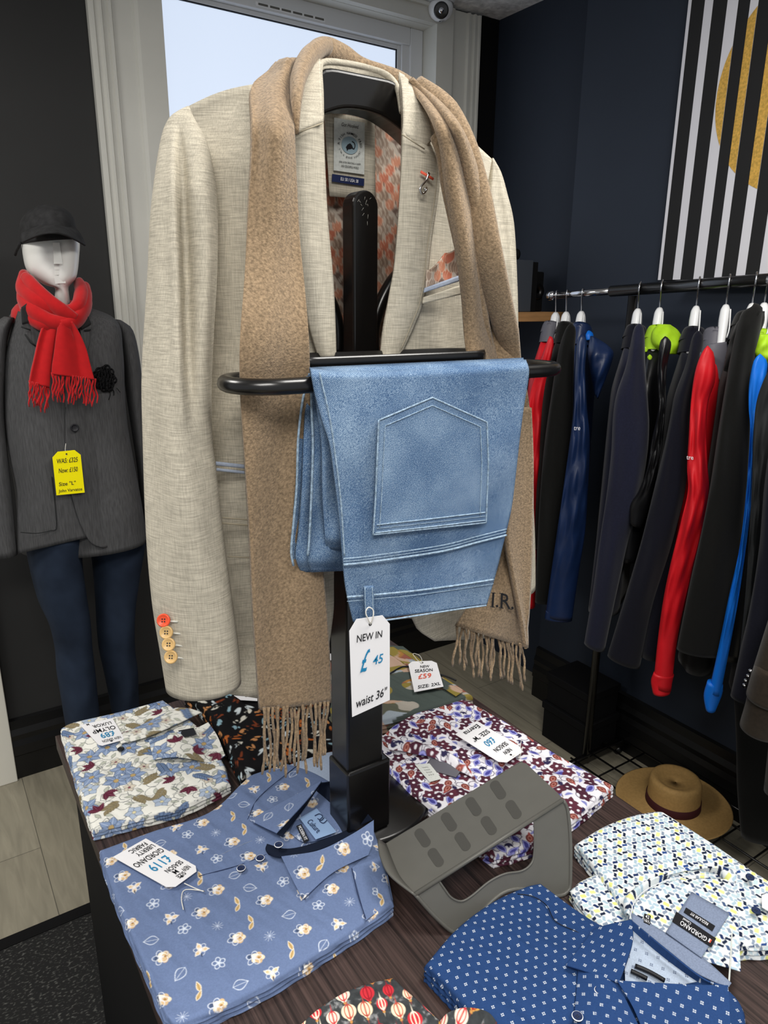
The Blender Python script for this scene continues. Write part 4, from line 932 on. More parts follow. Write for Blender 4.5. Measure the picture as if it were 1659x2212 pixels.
for d, r in ((0, .0013), (9, .0005)): stitched([(750, 1290+d), (820, 1284+d), (900, 1276+d), (990, 1264+d), (1066, 1252+d)], .6425, 'waistband_seam', r)
stitched([(766, 1345), (830, 1340), (900, 1330), (990, 1316), (1050, 1308)], .6425, 'waistband_edge', .0011)
stitched([(690, 804), (712, 900), (724, 980), (736, 1080), (744, 1200)], .6435, 'side_seam', .0009)
panel('belt_loop', [(786, 1266), (787, 1300), (790, 1336)], [(806, 1265), (807, 1300), (809, 1335)], .6385, 'denim', t, 6, 14, solid=.003)
for x in (788, 804): stitched([(x, 1268), (x+2, 1334)], .6370, 'belt_loop_stitching', .0006, n=8)

# ------------------------------------------------------------------ price tags
def price_tag(nm, label, Q, lines, m='card', cut=.18, string=None, group=None, hole_at=(.5, .07)):
    Q = np.asarray(Q); c = Q.mean(0); o = thing(nm, label, 'price tag', c); cd_ = plate('card', Q, m, o, .0006, cut)
    hole('punched_hole', Q, *hole_at, .0022, cd_)
    for s, box, ink, sh in lines: write('lettering', s, Q, box, ink, cd_, eps=.0009, shear=sh)
    if string is not None:
        V, f = tubem(curve(string, 30), .0007, 6); obj('string', V, f, 'string', o)
    return o
Q = [at(*p, 'Y', .633) for p in ((754, 1340), (842, 1327), (842, 1512), (761, 1549))]
price_tag('price_tag', 'white price tag hanging from the belt loop of the folded jeans', Q,
          [('NEW IN', (.16, .16, .80, .235), 'ink', .1), ('£', (.22, .33, .48, .56), 'blue_ink', .5), ('45', (.55, .42, .82, .52), 'blue_ink', .2), ('waist 36"', (.10, .82, .92, .92), 'ink', .2)],
          string=pxp([(800, 1349, .6325), (794, 1335, .628), (790, 1322, .628), (796, 1312, .628), (806, 1318, .629), (806, 1332, .628), (801, 1348, .6325)]))
# ------------------------------------------------------------------ folded shirts on the table
zt = TZ+.0005
def folded_shirt(name, label, c, cat='shirt'):
    p = at(c[0], c[1], 'Z', TZ); return thing(name, label, cat, (p[0], p[1], TZ))
Z = lambda S, z: [(x, y, z) for x, y in S]
def seamz(nm, P, z, r, m, par, n=30): return pxtube(nm, [(x, y, z) for x, y in curve(P, n)], r, m, par, ax='Z', seg=5)
# sliver of a red and white shirt at the far edge
t = folded_shirt('folded_shirt', 'red and white folded shirt at the far table edge behind the scarf', (700, 1450))
slab('body', [(640, 1432), (700, 1415), (760, 1405)], [(760, 1405), (765, 1480)], [(640, 1490), (765, 1480)], [(640, 1432), (640, 1490)], zt, .03, 'red_wool', t, nu=40, nv=40)
sheet('white_collar', [(665, 1425, .782), (735, 1408, .782)], [(735, 1408, .782), (722, 1424, .787)], [(680, 1440, .787), (722, 1424, .787)], [(665, 1425, .782), (680, 1440, .787)], 'card', t, 8, 8)
# black abstract print
t = folded_shirt('folded_shirt', 'black folded shirt printed with orange and white brush blots, beside the stand base', (560, 1570))
slab('body', [(398, 1496), (470, 1486), (600, 1500), (722, 1516)], [(722, 1516), (725, 1610)], [(522, 1672), (620, 1642), (725, 1610)], [(398, 1496), (450, 1540), (485, 1600), (522, 1672)], zt, .032, 'pattern', t, PT['abstract'], .4, 240, 200, .004, 2)
Q = [at(*p, 'Z', TZ+.04) for p in ((505, 1502), (556, 1507), (556, 1514), (520, 1512))]
price_tag('price_tag', 'white tag lying on the black printed shirt, mostly behind the jacket hem', Q, [], cut=0)
# camouflage print
t = folded_shirt('folded_shirt', 'camouflage folded shirt in ochre, grey and rust behind the stand post', (870, 1470))
slab('body', [(700, 1424), (790, 1392), (872, 1394)], [(872, 1394), (945, 1448), (1022, 1500)], [(700, 1565), (800, 1560), (905, 1535), (1022, 1500)], [(700, 1424), (700, 1565)], zt, .032, 'pattern', t, PT['camo'], .3, 220, 200, .003, 5)
seamz('collar_edge', [(842, 1455), (872, 1440), (905, 1445), (960, 1460), (985, 1470)], TZ+.037, .002, 'label_black', t)
sheet('placket', [(820, 1400, TZ+.034), (850, 1398, TZ+.034)], [(850, 1398, TZ+.034), (1000, 1495, TZ+.034)], [(985, 1505, TZ+.036), (1000, 1495, TZ+.034)], [(820, 1400, TZ+.034), (985, 1505, TZ+.036)], 'pattern', t, 14, 60, PT['camo'], .9)
Q = [at(x, y, 'Z', z) for x, y, z in ((881, 1429, TZ+.045), (942, 1427, TZ+.045), (958, 1483, TZ+.04), (895, 1495, TZ+.04))]
price_tag('price_tag', 'white price tag on the camouflage folded shirt', Q, [('NEW', (.38, .17, .72, .26), 'ink', .2), ('SEASON', (.16, .30, .80, .41), 'ink', .2), ('£59', (.22, .47, .70, .63), 'red_ink', .2), ('SIZE: 2XL', (.14, .83, .92, .93), 'ink', .2)], string=pxp([(911, 1433, TZ+.046), (900, 1424, TZ+.046), (892, 1412, TZ+.042), (905, 1415, TZ+.046), (911, 1424, TZ+.047), (911, 1433, TZ+.046)], 'Z'), cut=.16)
# white botanical print
t = folded_shirt('folded_shirt', 'white folded shirt with blue flowers and burgundy leaves at the far left table corner', (300, 1640))
slab('body', [(131, 1572), (160, 1558), (260, 1535), (352, 1510)], [(352, 1510), (400, 1545), (440, 1580), (480, 1640), (497, 1690)], [(200, 1792), (300, 1765), (400, 1738), (497, 1690)], [(131, 1572), (150, 1640), (175, 1720), (200, 1792)], zt, .022, 'pattern', t, PT['garden'], .2, 330, 330, .003, 7)
sheet('placket', [(250, 1590, TZ+.022), (300, 1570, TZ+.025), (380, 1530, TZ+.030)], [(380, 1530, TZ+.030), (436, 1540, TZ+.028)], [(262, 1608, TZ+.024), (330, 1592, TZ+.028), (436, 1550, TZ+.031)], [(250, 1590, TZ+.022), (262, 1608, TZ+.024)], 'pattern', t, 90, 20, PT['garden'], 1.0, zf=lambda U, V, x, y: .004*np.sin(V*3.1))
sheet('collar', [(322, 1600, TZ+.026), (380, 1585, TZ+.036), (450, 1560, TZ+.036)], [(450, 1560, TZ+.036), (470, 1590, TZ+.032), (487, 1632, TZ+.026)], [(332, 1642, TZ+.024), (400, 1640, TZ+.028), (460, 1643, TZ+.024), (487, 1632, TZ+.026)], [(322, 1600, TZ+.026), (332, 1642, TZ+.024)], 'pattern', t, 120, 60, PT['garden'], 1.9, zf=lambda U, V, x, y: .004*np.sin(U*6))
Q = [at(x, y, 'Z', TZ+.038) for x, y in ((385, 1578), (418, 1572), (424, 1586), (398, 1592))]; plate('neck_label', Q, 'label_black', t)
p = at(261, 1619, 'Z', TZ+.025); button('button', p, (0, 0, 1), .0062, 'label_black', t)
Q = [at(x, y, 'Z', TZ+.029) for x, y in ((270, 1597), (216, 1612), (173, 1566), (243, 1551))]
price_tag('price_tag', 'white price tag on the botanical print shirt, reading OLYMP in upside-down letters', Q, [('NEW SEASON', (.1, .08, .8, .18), 'ink', 0), ('£89', (.22, .25, .72, .45), 'blue_ink', 0), ('OLYMP', (.08, .50, .86, .66), 'ink', 0), ('LUXOR', (.12, .74, .72, .86), 'ink', 0), ('M', (.76, .9, .84, .97), 'ink', 0)], cut=.1)
# pale blue scale print under the stand
t = folded_shirt('folded_shirt', 'pale blue folded shirt with a fine scale print between the fringe and the stand post', (680, 1670))
slab('body', [(590, 1668), (650, 1632), (722, 1612)], [(722, 1612), (726, 1700)], [(600, 1712), (726, 1712)], [(590, 1668), (600, 1712)], zt, .022, 'pattern', t, PT['scale'], .5, 120, 90, .001, 9)
# chambray shirt with blossoms
t = folded_shirt('folded_shirt', 'slate blue folded shirt with cream blossom print and navy inner collar', (530, 1950))
slab('body', [(214, 1834), (330, 1792), (450, 1752), (520, 1690), (568, 1645), (592, 1640)], [(592, 1640), (690, 1672), (780, 1740), (822, 1830), (850, 1948)], [(358, 2196), (395, 2207), (530, 2150), (640, 2088), (770, 2005), (850, 1948)], [(214, 1834), (245, 1930), (300, 2060), (358, 2196)], zt, .024, 'pattern', t, PT['blossom'], .35, 420, 420, .0025, 11)
z1 = TZ+.026
sheet('side_fold', [(760, 1875, z1), (800, 1850, z1-.002), (838, 1893, z1-.006)], [(838, 1893, z1-.006), (848, 1945, z1-.01)], [(790, 1990, z1), (848, 1945, z1-.01)], [(760, 1875, z1), (790, 1990, z1)], 'pattern', t, 60, 60, PT['blossom'], 1.2)
sheet('neck_inside', [(684, 1705, z1+.012), (768, 1786, z1+.012)], [(768, 1786, z1+.012), (766, 1789, z1+.002)], [(625, 1800, z1+.002), (668, 1820, z1+.002), (766, 1789, z1+.002)], [(684, 1705, z1+.012), (650, 1750, z1+.006), (625, 1800, z1+.002)], 'pattern', t, 80, 60, PT['blossom'], 2.0)
sheet('collar_band', [(694, 1690, z1+.036), (738, 1693, z1+.036), (806, 1771, z1+.032)], [(806, 1771, z1+.032), (766, 1789, z1+.012)], [(684, 1707, z1+.014), (725, 1745, z1+.014), (766, 1789, z1+.012)], [(694, 1690, z1+.036), (684, 1707, z1+.014)], 'navy_cotton', t, 30, 14, label='navy inner collar band')
sheet('collar_band', [(694, 1690, z1+.036), (664, 1730, z1+.028), (598, 1801, z1+.014)], [(598, 1801, z1+.014), (610, 1806, z1+.012)], [(684, 1707, z1+.018), (655, 1750, z1+.012), (610, 1806, z1+.012)], [(694, 1690, z1+.036), (684, 1707, z1+.018)], 'navy_cotton', t, 30, 10)
sheet('collar_band', [(577, 1824, z1+.012), (620, 1835, z1+.012), (680, 1822, z1+.014), (766, 1788, z1+.014)], [(766, 1788, z1+.014), (772, 1800, z1+.010)], [(582, 1846, z1+.006), (608, 1852, z1+.010), (690, 1836, z1+.014), (772, 1800, z1+.010)], [(577, 1824, z1+.012), (574, 1835, z1+.01), (582, 1846, z1+.006)], 'navy_cotton', t, 40, 12)
sheet('collar_leaf', [(695, 1689, z1+.038), (664, 1729, z1+.030), (598, 1801, z1+.016)], [(598, 1801, z1+.016), (570, 1788, z1+.010), (540, 1773, z1+.006)], [(660, 1708, z1+.028), (600, 1740, z1+.014), (540, 1773, z1+.006)], [(695, 1689, z1+.038), (660, 1708, z1+.028)], 'pattern', t, 90, 70, PT['blossom'], 2.4, solid=.002)
sheet('collar_leaf', [(608, 1852, z1+.014), (690, 1838, z1+.018), (760, 1803, z1+.026), (807, 1772, z1+.034)], [(807, 1772, z1+.034), (806, 1815, z1+.018), (795, 1847, z1+.006)], [(654, 1944, z1+.003), (720, 1885, z1+.005), (795, 1847, z1+.006)], [(608, 1852, z1+.014), (630, 1898, z1+.010), (654, 1944, z1+.003)], 'pattern', t, 120, 90, PT['blossom'], .9, solid=.002)
Q = [at(x, y, 'Z', z1+.014) for x, y in ((683, 1746), (728, 1796), (681, 1812), (647, 1766))]
Q = [at(x, y, 'Z', z1+.013) for x, y in ((647, 1767), (684, 1746), (727, 1797), (682, 1813))]
lb = plate('brand_label', Q, 'label_blue', t, eps=0)
Qr = [Q[1], Q[2], Q[3], Q[0]]
Qr = [at(x, y, 'Z', z1+.0135) for x, y in ((664, 1757), (716, 1765), (712, 1800), (664, 1790))]
Qr = [at(x, y, 'Z', z1+.0135) for x, y in ((671, 1763), (712, 1772), (684, 1800), (658, 1776))]
Ql = [at(x, y, 'Z', z1+.0135) for x, y in ((673, 1767), (697, 1792), (685, 1803), (660, 1776))]
write('lettering', 'Culture', Ql, (.04, .1, .96, .9), 'navy_ink', lb, eps=.0004)
for P in ([(680, 1762), (690, 1758), (697, 1764), (690, 1772), (698, 1778), (706, 1772)], [(686, 1768), (694, 1772), (700, 1766)]): seamz('emblem', P, z1+.0142, .0007, 'navy_ink', lb)
Q = [at(x, y, 'Z', z1+.0135) for x, y in ((644, 1781), (652, 1782), (668, 1818), (658, 1822))]
Q = [at(x, y, 'Z', z1+.0135) for x, y in ((651, 1780), (668, 1815), (657, 1821), (640, 1784))]
lb = plate('fit_label', Q, 'label_black', t); write('lettering', 'MODERN FIT', Q, (.08, .2, .92, .8), 'white_ink', lb, eps=.0004)
for x, y, zz in ((602, 1827, z1+.021), (562, 1856, z1+.003), (521, 1878, z1+.002)):
    p = at(x, y, 'Z', zz); b = button('button', p, (0, 0, 1), .0062, 'navy_ink', t, t=.003)
    V, f = lathem([(.0052, p[2]+.0021), (.0060, p[2]+.003), (.0066, p[2]+.0021)], (p[0], p[1], 0), seg=24); obj('rim', V, f[:-2], 'white_plastic', b)
seamz('placket_seam', [(575, 1846), (520, 1868), (440, 1890), (430, 1893)], z1-.001, .0006, 'navy_ink', t); seamz('placket_seam', [(600, 1806), (540, 1818), (480, 1845), (434, 1868)], z1-.001, .0006, 'chambray', t)
seamz('shoulder_seam', [(760, 1876), (772, 1930), (790, 1984)], z1+.002, .0006, 'navy_ink', t)
seamz('shoulder_seam', [(640, 1655), (560, 1722), (535, 1770)], z1, .0006, 'navy_ink', t)
Q = [at(x, y, 'Z', z1+.006) for x, y in ((433, 1876), (370, 1922), (244, 1851), (315, 1811))]
price_tag('price_tag', 'white price tag on the slate blue blossom shirt, reading GIORDANO upside down', Q,
          [('SIZE', (.36, .06, .60, .13), 'ink', 0), ('M', (.42, .15, .54, .23), 'ink', 0), ('NEW', (.12, .10, .34, .18), 'ink', 0), ('SEASON', (.10, .24, .62, .32), 'ink', 0), ('£119', (.18, .38, .78, .54), 'blue_ink', 0), ('GIORDANO', (.06, .60, .94, .70), 'ink', 0), ('LIBERTY', (.08, .76, .62, .84), 'ink', 0), ('FABRIC', (.14, .87, .64, .95), 'ink', 0)],
          string=pxp([(398, 1908, z1+.008), (420, 1918, z1+.004), (440, 1926, z1+.004), (436, 1924, z1+.003), (400, 1922, z1+.003), (392, 1940, z1+.003), (396, 1965, z1+.003)], 'Z'), cut=.14)
# plum and violet print
t = folded_shirt('folded_shirt', 'white folded shirt with plum and violet leaf print behind the grey riser', (1060, 1680))
slab('body', [(818, 1596), (858, 1560), (930, 1522), (980, 1508), (1012, 1514)], [(1012, 1514), (1100, 1562), (1200, 1625), (1326, 1694)], [(1068, 1846), (1150, 1822), (1235, 1770), (1326, 1694)], [(818, 1596), (826, 1640), (880, 1698), (950, 1754), (1068, 1846)], zt, .026, 'pattern', t, PT['paisley'], .5, 420, 380, .004, 15)
zp = TZ+.029
sheet('collar', [(824, 1590, zp+.004), (870, 1600, zp+.012), (930, 1610, zp+.016), (975, 1628, zp+.014)], [(975, 1628, zp+.014), (1010, 1660, zp+.008), (1035, 1690, zp)], [(842, 1622, zp), (900, 1628, zp+.005), (950, 1645, zp+.006), (1035, 1690, zp)], [(824, 1590, zp+.004), (842, 1622, zp)], 'pattern', t, 130, 50, PT['paisley'], 1.5, zf=lambda U, V, x, y: .005*np.sin(V*3.14)+.002*np.sin(U*17))
sheet('inner_collar', [(930, 1640, zp+.004), (975, 1640, zp+.010), (1000, 1660, zp+.006)], [(1000, 1660, zp+.006), (985, 1680, zp)], [(915, 1660, zp), (985, 1680, zp)], [(930, 1640, zp+.004), (915, 1660, zp)], 'grey_shell', t, 20, 12)
Q = [at(x, y, 'Z', zp+.004) for x, y in ((896, 1651), (928, 1649), (954, 1682), (928, 1689))]
lb = plate('size_label', Q, 'label_white', t)
for k in range(4): write('lettering', '0 0 0 0 0'[:9-k], Q, (.3, .2+.15*k, .7, .26+.15*k), 'grey_plastic', lb, eps=.0004)
Q = [at(x, y, 'Z', zp+.016) for x, y in ((1135, 1620), (1087, 1652), (983, 1586), (1030, 1557))]
price_tag('price_tag', 'white price tag on the plum and violet leaf print shirt', Q,
          [('NEW', (.30, .12, .62, .20), 'ink', .1), ('SEASON', (.16, .25, .72, .34), 'ink', .1), ('£60', (.30, .42, .70, .56), 'blue_ink', .2), ('SIZE: "M"', (.12, .64, .84, .74), 'ink', .1), ('Eterna', (.14, .84, .78, .94), 'ink', .1)],
          string=pxp([(1108, 1633, zp+.018), (1120, 1628, zp+.012), (1130, 1612, zp+.006), (1120, 1640, zp+.006), (1126, 1600, zp+.004)], 'Z'), cut=.16)
# white hexagon leaf print
t = folded_shirt('folded_shirt', 'white folded shirt with small navy and yellow leaf print at the right table edge', (1480, 1950))
slab('folded_sleeve', [(1232, 1922), (1255, 1900), (1300, 1880)], [(1300, 1880), (1420, 2010)], [(1330, 2025), (1420, 2010)], [(1232, 1922), (1262, 1965), (1330, 2025)], zt, .018, 'pattern', t, PT['hexa'], 1.2, 160, 160, .002, 21)
slab('body', [(1243, 1820), (1300, 1784), (1360, 1760), (1412, 1750), (1432, 1752)], [(1432, 1752), (1530, 1812), (1640, 1885), (1800, 1985)], [(1400, 2080), (1520, 2140), (1620, 2230), (1720, 2330), (1800, 2330)], [(1243, 1820), (1295, 1885), (1350, 1965), (1400, 2080)], zt, .026, 'pattern', t, PT['hexa'], .35, 460, 420, .003, 23)
zh = TZ+.029
sheet('neck_inside', [(1362, 1950, zh+.004), (1450, 1905, zh+.006), (1590, 1900, zh+.006)], [(1590, 1900, zh+.006), (1600, 2100, zh+.002)], [(1370, 1985, zh), (1480, 2060, zh), (1600, 2100, zh+.002)], [(1362, 1950, zh+.004), (1370, 1985, zh)], 'pattern', t, 180, 140, PT['hexa'], 2.1)
sheet('collar', [(1350, 1976, zh+.004), (1352, 1940, zh+.012), (1400, 1905, zh+.018), (1480, 1882, zh+.020), (1556, 1874, zh+.016), (1590, 1880, zh+.01)], [(1590, 1880, zh+.01), (1588, 1920, zh+.004)], [(1362, 1990, zh+.002), (1372, 1952, zh+.006), (1410, 1922, zh+.010), (1480, 1898, zh+.012), (1545, 1910, zh+.006), (1588, 1950, zh+.004)], [(1350, 1976, zh+.004), (1362, 1990, zh+.002)], 'pattern', t, 200, 34, PT['hexa'], 1.0, zf=lambda U, V, x, y: .006*np.sin(V*3.14))
seamz('collar_seam', [(1360, 1985), (1372, 1945), (1410, 1914), (1480, 1893), (1550, 1890)], zh+.020, .0006, 'white_ink', t)
sheet('neck_tape', [(1366, 1974, zh+.004), (1440, 2018, zh+.005), (1520, 2072, zh+.006), (1580, 2125, zh+.006)], [(1580, 2125, zh+.006), (1572, 2135, zh+.005)], [(1364, 1990, zh+.003), (1430, 2044, zh+.004), (1500, 2100, zh+.005), (1572, 2135, zh+.005)], [(1366, 1974, zh+.004), (1364, 1990, zh+.003)], 'chambray', t, 30, 6)
Qp = [(1494, 1928), (1575, 1972), (1556, 2010), (1512, 2068), (1440, 2016)]
sheet('label_patch', [(1494, 1928, zh+.008), (1576, 1975, zh+.008)], [(1576, 1975, zh+.008), (1515, 2070, zh+.008)], [(1438, 2015, zh+.008), (1515, 2070, zh+.008)], [(1494, 1928, zh+.008), (1438, 2015, zh+.008)], 'chambray', t, 12, 12)
Q = [at(x, y, 'Z', zh+.011) for x, y in ((1537, 2046), (1452, 1990), (1461, 1969), (1547, 2027))]
lb = plate('brand_label', Q, 'label_black', t); write('lettering', 'GIORDANO', Q, (.16, .12, .82, .55), 'white_ink', lb, eps=.0004); write('lettering', 'Casual', Q, (.60, .64, .80, .88), 'white_ink', lb, eps=.0004)
obj('flag_mark', quadmap(Q, [.06, .09, .09, .06], [.25, .25, .6, .6], .0005), [(0, 1, 2, 3)], 'red_ink', lb, smooth=False); obj('flag_mark', quadmap(Q, [.09, .12, .12, .09], [.25, .25, .6, .6], .0005), [(0, 1, 2, 3)], 'white_ink', lb, smooth=False)
Q = [at(x, y, 'Z', zh+.011) for x, y in ((1539, 2011), (1477, 1970), (1482, 1960), (1545, 2000))]
lb = plate('fit_label', Q, 'label_black', t); write('lettering', 'REGULAR FIT', Q, (.2, .25, .8, .75), 'white_ink', lb, eps=.0004)
Q = [at(x, y, 'Z', zh+.006) for x, y in ((1392, 1973), (1406, 1978), (1404, 1999), (1390, 1992))]
lb = plate('size_label', Q, 'label_black', t); write('lettering', '42', Q, (.2, .1, .8, .45), 'white_ink', lb, eps=.0004); write('lettering', '16½', Q, (.1, .55, .9, .9), 'white_ink', lb, eps=.0004)
seamz('placket_seam', [(1590, 1882), (1584, 1950), (1580, 2040), (1574, 2130)], zh+.004, .0012, 'label_white', t)
for x, y in ((1620, 1896), (1633, 1968)): p = at(x, y, 'Z', zh+.006); button('button', p, (0, 0, 1), .006, 'navy_ink', t)
Q = [at(x, y, 'Z', zh+.010) for x, y in ((1646, 1930), (1700, 1930), (1700, 1990), (1646, 1960))]
price_tag('price_tag', 'corner of a white price tag on the navy and yellow leaf print shirt', Q, [])
# navy foulard print
t = folded_shirt('folded_shirt', 'navy folded shirt with small white diamond print in front of the grey riser', (1200, 2100))
slab('body', [(918, 2080), (985, 2002), (1060, 1945), (1130, 1912), (1166, 1903)], [(1166, 1903), (1290, 1990), (1440, 2060), (1600, 2160), (1600, 2340)], [(1090, 2340), (1340, 2340), (1600, 2340)], [(918, 2080), (985, 2150), (1060, 2250), (1090, 2340)], zt, .030, 'pattern', t, PT['foulard'], .3, 760, 760, .003, 31)
zn = TZ+.034
sheet('inner_neck', [(1366, 2002, zn+.020), (1440, 2060, zn+.014), (1515, 2120, zn+.012)], [(1515, 2120, zn+.012), (1470, 2128, zn+.006)], [(1350, 2122, zn+.006), (1400, 2124, zn+.006), (1470, 2128, zn+.006)], [(1366, 2002, zn+.020), (1350, 2060, zn+.010), (1350, 2122, zn+.006)], 'pattern', t, 120, 90, PT['foulard_in'], 1.0)
for P in ([(1372, 2086), (1392, 2094), (1412, 2104), (1436, 2118)], [(1363, 2097), (1380, 2105), (1398, 2114)]): seamz('neck_label', P, zn+.014, .0028, 'label_black', t, 12)
sheet('collar_leaf', [(1366, 1989, zn+.034), (1366, 2040, zn+.026), (1338, 2126, zn+.014)], [(1338, 2126, zn+.014), (1280, 2106, zn+.008), (1223, 2088, zn+.004)], [(1286, 2010, zn+.010), (1256, 2048, zn+.006), (1223, 2088, zn+.004)], [(1366, 1989, zn+.034), (1325, 1998, zn+.022), (1286, 2010, zn+.010)], 'pattern', t, 130, 110, PT['foulard'], 1.3, solid=.003)
sheet('collar_band', [(1366, 1989, zn+.036), (1440, 2050, zn+.032), (1520, 2112, zn+.028), (1572, 2130, zn+.028)], [(1572, 2130, zn+.028), (1530, 2132, zn+.02)], [(1364, 2006, zn+.028), (1430, 2062, zn+.020), (1515, 2124, zn+.018), (1530, 2132, zn+.02)], [(1366, 1989, zn+.036), (1364, 2006, zn+.028)], 'pattern', t, 140, 20, PT['foulard'], .4, solid=.002)
sheet('collar_leaf', [(1333, 2120, zn+.016), (1400, 2124, zn+.020), (1490, 2129, zn+.024), (1572, 2130, zn+.030)], [(1572, 2130, zn+.030), (1576, 2180, zn+.020), (1578, 2260, zn+.008)], [(1400, 2260, zn+.004), (1490, 2290, zn+.004), (1578, 2260, zn+.008)], [(1333, 2120, zn+.016), (1368, 2180, zn+.008), (1400, 2260, zn+.004)], 'pattern', t, 170, 120, PT['foulard'], 1.05, solid=.003)
sheet('placket', [(1250, 2095, zn+.001), (1335, 2128, zn+.010)], [(1335, 2128, zn+.010), (1390, 2240, zn+.004)], [(1238, 2230, zn), (1390, 2240, zn+.004)], [(1250, 2095, zn+.001), (1238, 2230, zn)], 'pattern', t, 90, 80, PT['foulard'], .9, zf=lambda U, V, x, y: .006*np.sin(U*3.14))
for x, y, r in ((1294, 2142, .0055), (1247, 2198, .0062)):
    p = at(x, y, 'Z', zn+.008); b = button('button', p, (0, 0, 1), r, 'navy_ink', t, t=.003); V, f = lathem([(r*.84, p[2]+.0021), (r*.95, p[2]+.003), (r*1.06, p[2]+.0021)], (p[0], p[1], 0), seg=24); obj('rim', V, f[:-2], 'white_plastic', b)
seamz('yoke_seam', [(1118, 1931), (1150, 1936), (1180, 1955), (1200, 1990), (1240, 2010), (1272, 2026)], zn-.003, .0006, 'label_black', t)
# balloon print
t = folded_shirt('folded_shirt', 'dark grey folded shirt with red and cream hot air balloon print, nearest the camera', (800, 2190))
slab('body', [(640, 2218), (690, 2172), (748, 2136), (800, 2118), (848, 2107)], [(848, 2107), (885, 2140), (930, 2180), (985, 2240), (1010, 2340)], [(610, 2340), (800, 2350), (1010, 2340)], [(640, 2218), (625, 2280), (610, 2340)], zt, .024, 'pattern', t, PT['balloon'], .3, 300, 200, .003, 41)
sheet('cuff', [(955, 2206, TZ+.034), (975, 2185, TZ+.046), (1010, 2177, TZ+.048), (1050, 2186, TZ+.044), (1070, 2210, TZ+.034)], [(1070, 2210, TZ+.034), (1075, 2300, TZ+.02)], [(960, 2300, TZ+.02), (1075, 2300, TZ+.02)], [(955, 2206, TZ+.034), (960, 2300, TZ+.02)], 'pattern', t, 90, 70, PT['balloon'], 1.2, solid=.003)

# ------------------------------------------------------------------ grey plastic riser
t = thing('shoe_riser', 'grey plastic slotted display riser standing empty between the folded shirts', 'display riser', at(1050, 1900, 'Z', TZ))
def planept(P0, n, x, y):
    r = ray(x, y); return Cv+r*(n@(P0-Cv))/(n@r)
B1 = at(985, 2012, 'Z', TZ+.002); B2 = at(1219, 1932, 'Z', TZ+.002); T2 = at(1216, 1728, 'Z', .87); nF = np.cross(B2-B1, T2-B1); nF /= np.linalg.norm(nF)
fp = lambda x, y: planept(B1, nF, x, y)
T1 = fp(897, 1932); K2 = at(1128, 1645, 'Z', .87); nT = np.cross(T2-T1, K2-T1); nT /= np.linalg.norm(nT); tp = lambda x, y: planept(T1, nT, x, y)
if nT[2] < 0: nT = -nT
if nF.dot(Cv-B1) < 0: nF = -nF
# top plate
A = np.array([tp(*p) for p in ((833, 1824), (1122, 1647), (1136, 1650), (1205, 1715), (1216, 1728), (897, 1932), (862, 1892))])
V = np.vstack([A, A-nT*.003]); k = len(A); f = [tuple(range(k)), tuple(range(k, 2*k))[::-1]]+[(i, (i+1) % k, k+(i+1) % k, k+i) for i in range(k)]
obj('top_plate', V, f, 'grey_plastic', t, smooth=False, bevel=.001)
for cx, cy in ((913, 1810), (970, 1775.5), (1023, 1742.5), (1076, 1706.5), (941.5, 1852.5), (999.5, 1818), (1056, 1783.5), (1109.5, 1749)):
    d = np.array([.56, .83])*13; e = np.array([.83, -.56]); P = []
    for s, c in ((1, d), (-1, -d)):
        for a in np.linspace(-math.pi/2, math.pi/2, 9):
            q = c+(e*math.sin(a)*11*s+np.array([.56, .83])*math.cos(a)*9*s); P.append(tp(cx+q[0], cy+q[1])+nT*.0004)
    obj('slot', P, [tuple(range(18))], 'grey_slot', t, smooth=False)
# front plate with its window
out = curve([(897, 1932), (935, 1975), (974, 2011), (990, 2014), (1018, 1999), (1056, 1953), (1092, 1926), (1134, 1920), (1180, 1934), (1214, 1934), (1229, 1922), (1232, 1905), (1232, 1820), (1226, 1750), (1216, 1728)], 64)
inn = curve([(945, 1898), (960, 1920), (975, 1939), (996, 1947), (1018, 1936), (1056, 1905), (1090, 1888), (1125, 1882), (1144, 1870), (1153, 1850), (1155, 1800), (1154, 1764)], 64)
O = np.array([fp(*p) for p in out]); I = np.array([fp(*p) for p in inn])
th = nF*.003
# the strip between window rim and outer rim, front and back face, rims
V = np.vstack([O, I, O-th, I-th]); f = []
for i in range(63): f += [(i, i+1, 65+i, 64+i), (128+i+1, 128+i, 192+i, 192+i+1), (i+1, i, 128+i, 128+i+1), (64+i, 64+i+1, 192+i+1, 192+i)]
obj('front_plate', V, f, 'grey_plastic', t, smooth=False)
V, f = tubem(O, .0028, 8); obj('rim', V, f, 'grey_plastic', t); V, f = tubem(I, .0016, 8); obj('rim', V, f, 'grey_plastic', t)
V, f = tubem([tp(897, 1932), tp(1216, 1728)], .0032, 10); obj('bend', V, f, 'grey_plastic', t)
# upturned left lip and the far support flange
lp = curve([(833, 1824), (862, 1892), (897, 1932)], 14); L0 = np.array([tp(*p) for p in lp]); dl = tp(833, 1824)-tp(1128, 1645); dl /= np.linalg.norm(dl)
bulge = np.sin(np.linspace(0, math.pi, 14))[:, None]
lp2 = curve([(817, 1812), (822, 1850), (842, 1890), (897, 1934)], 14); z_ = np.linspace(.826, .812, 14); L1 = np.array([at(x, y, 'Z', zz) for (x, y), zz in zip(lp2, z_)])
W = np.stack([L0, (L0+L1)/2-nT*.002, L1]); obj('lip', W, gf(3, 14), 'grey_plastic', t, solid=.003)
K1 = tp(833, 1824); Kb = np.array([K1, K2]); dn = np.array([0, .012, 0])
W = np.stack([np.linspace(K1, K2, 12), np.linspace(K1*[1, 1, 0]+[0, .012, TZ+.001], K2*[1, 1, 0]+[0, .015, TZ+.001], 12)])
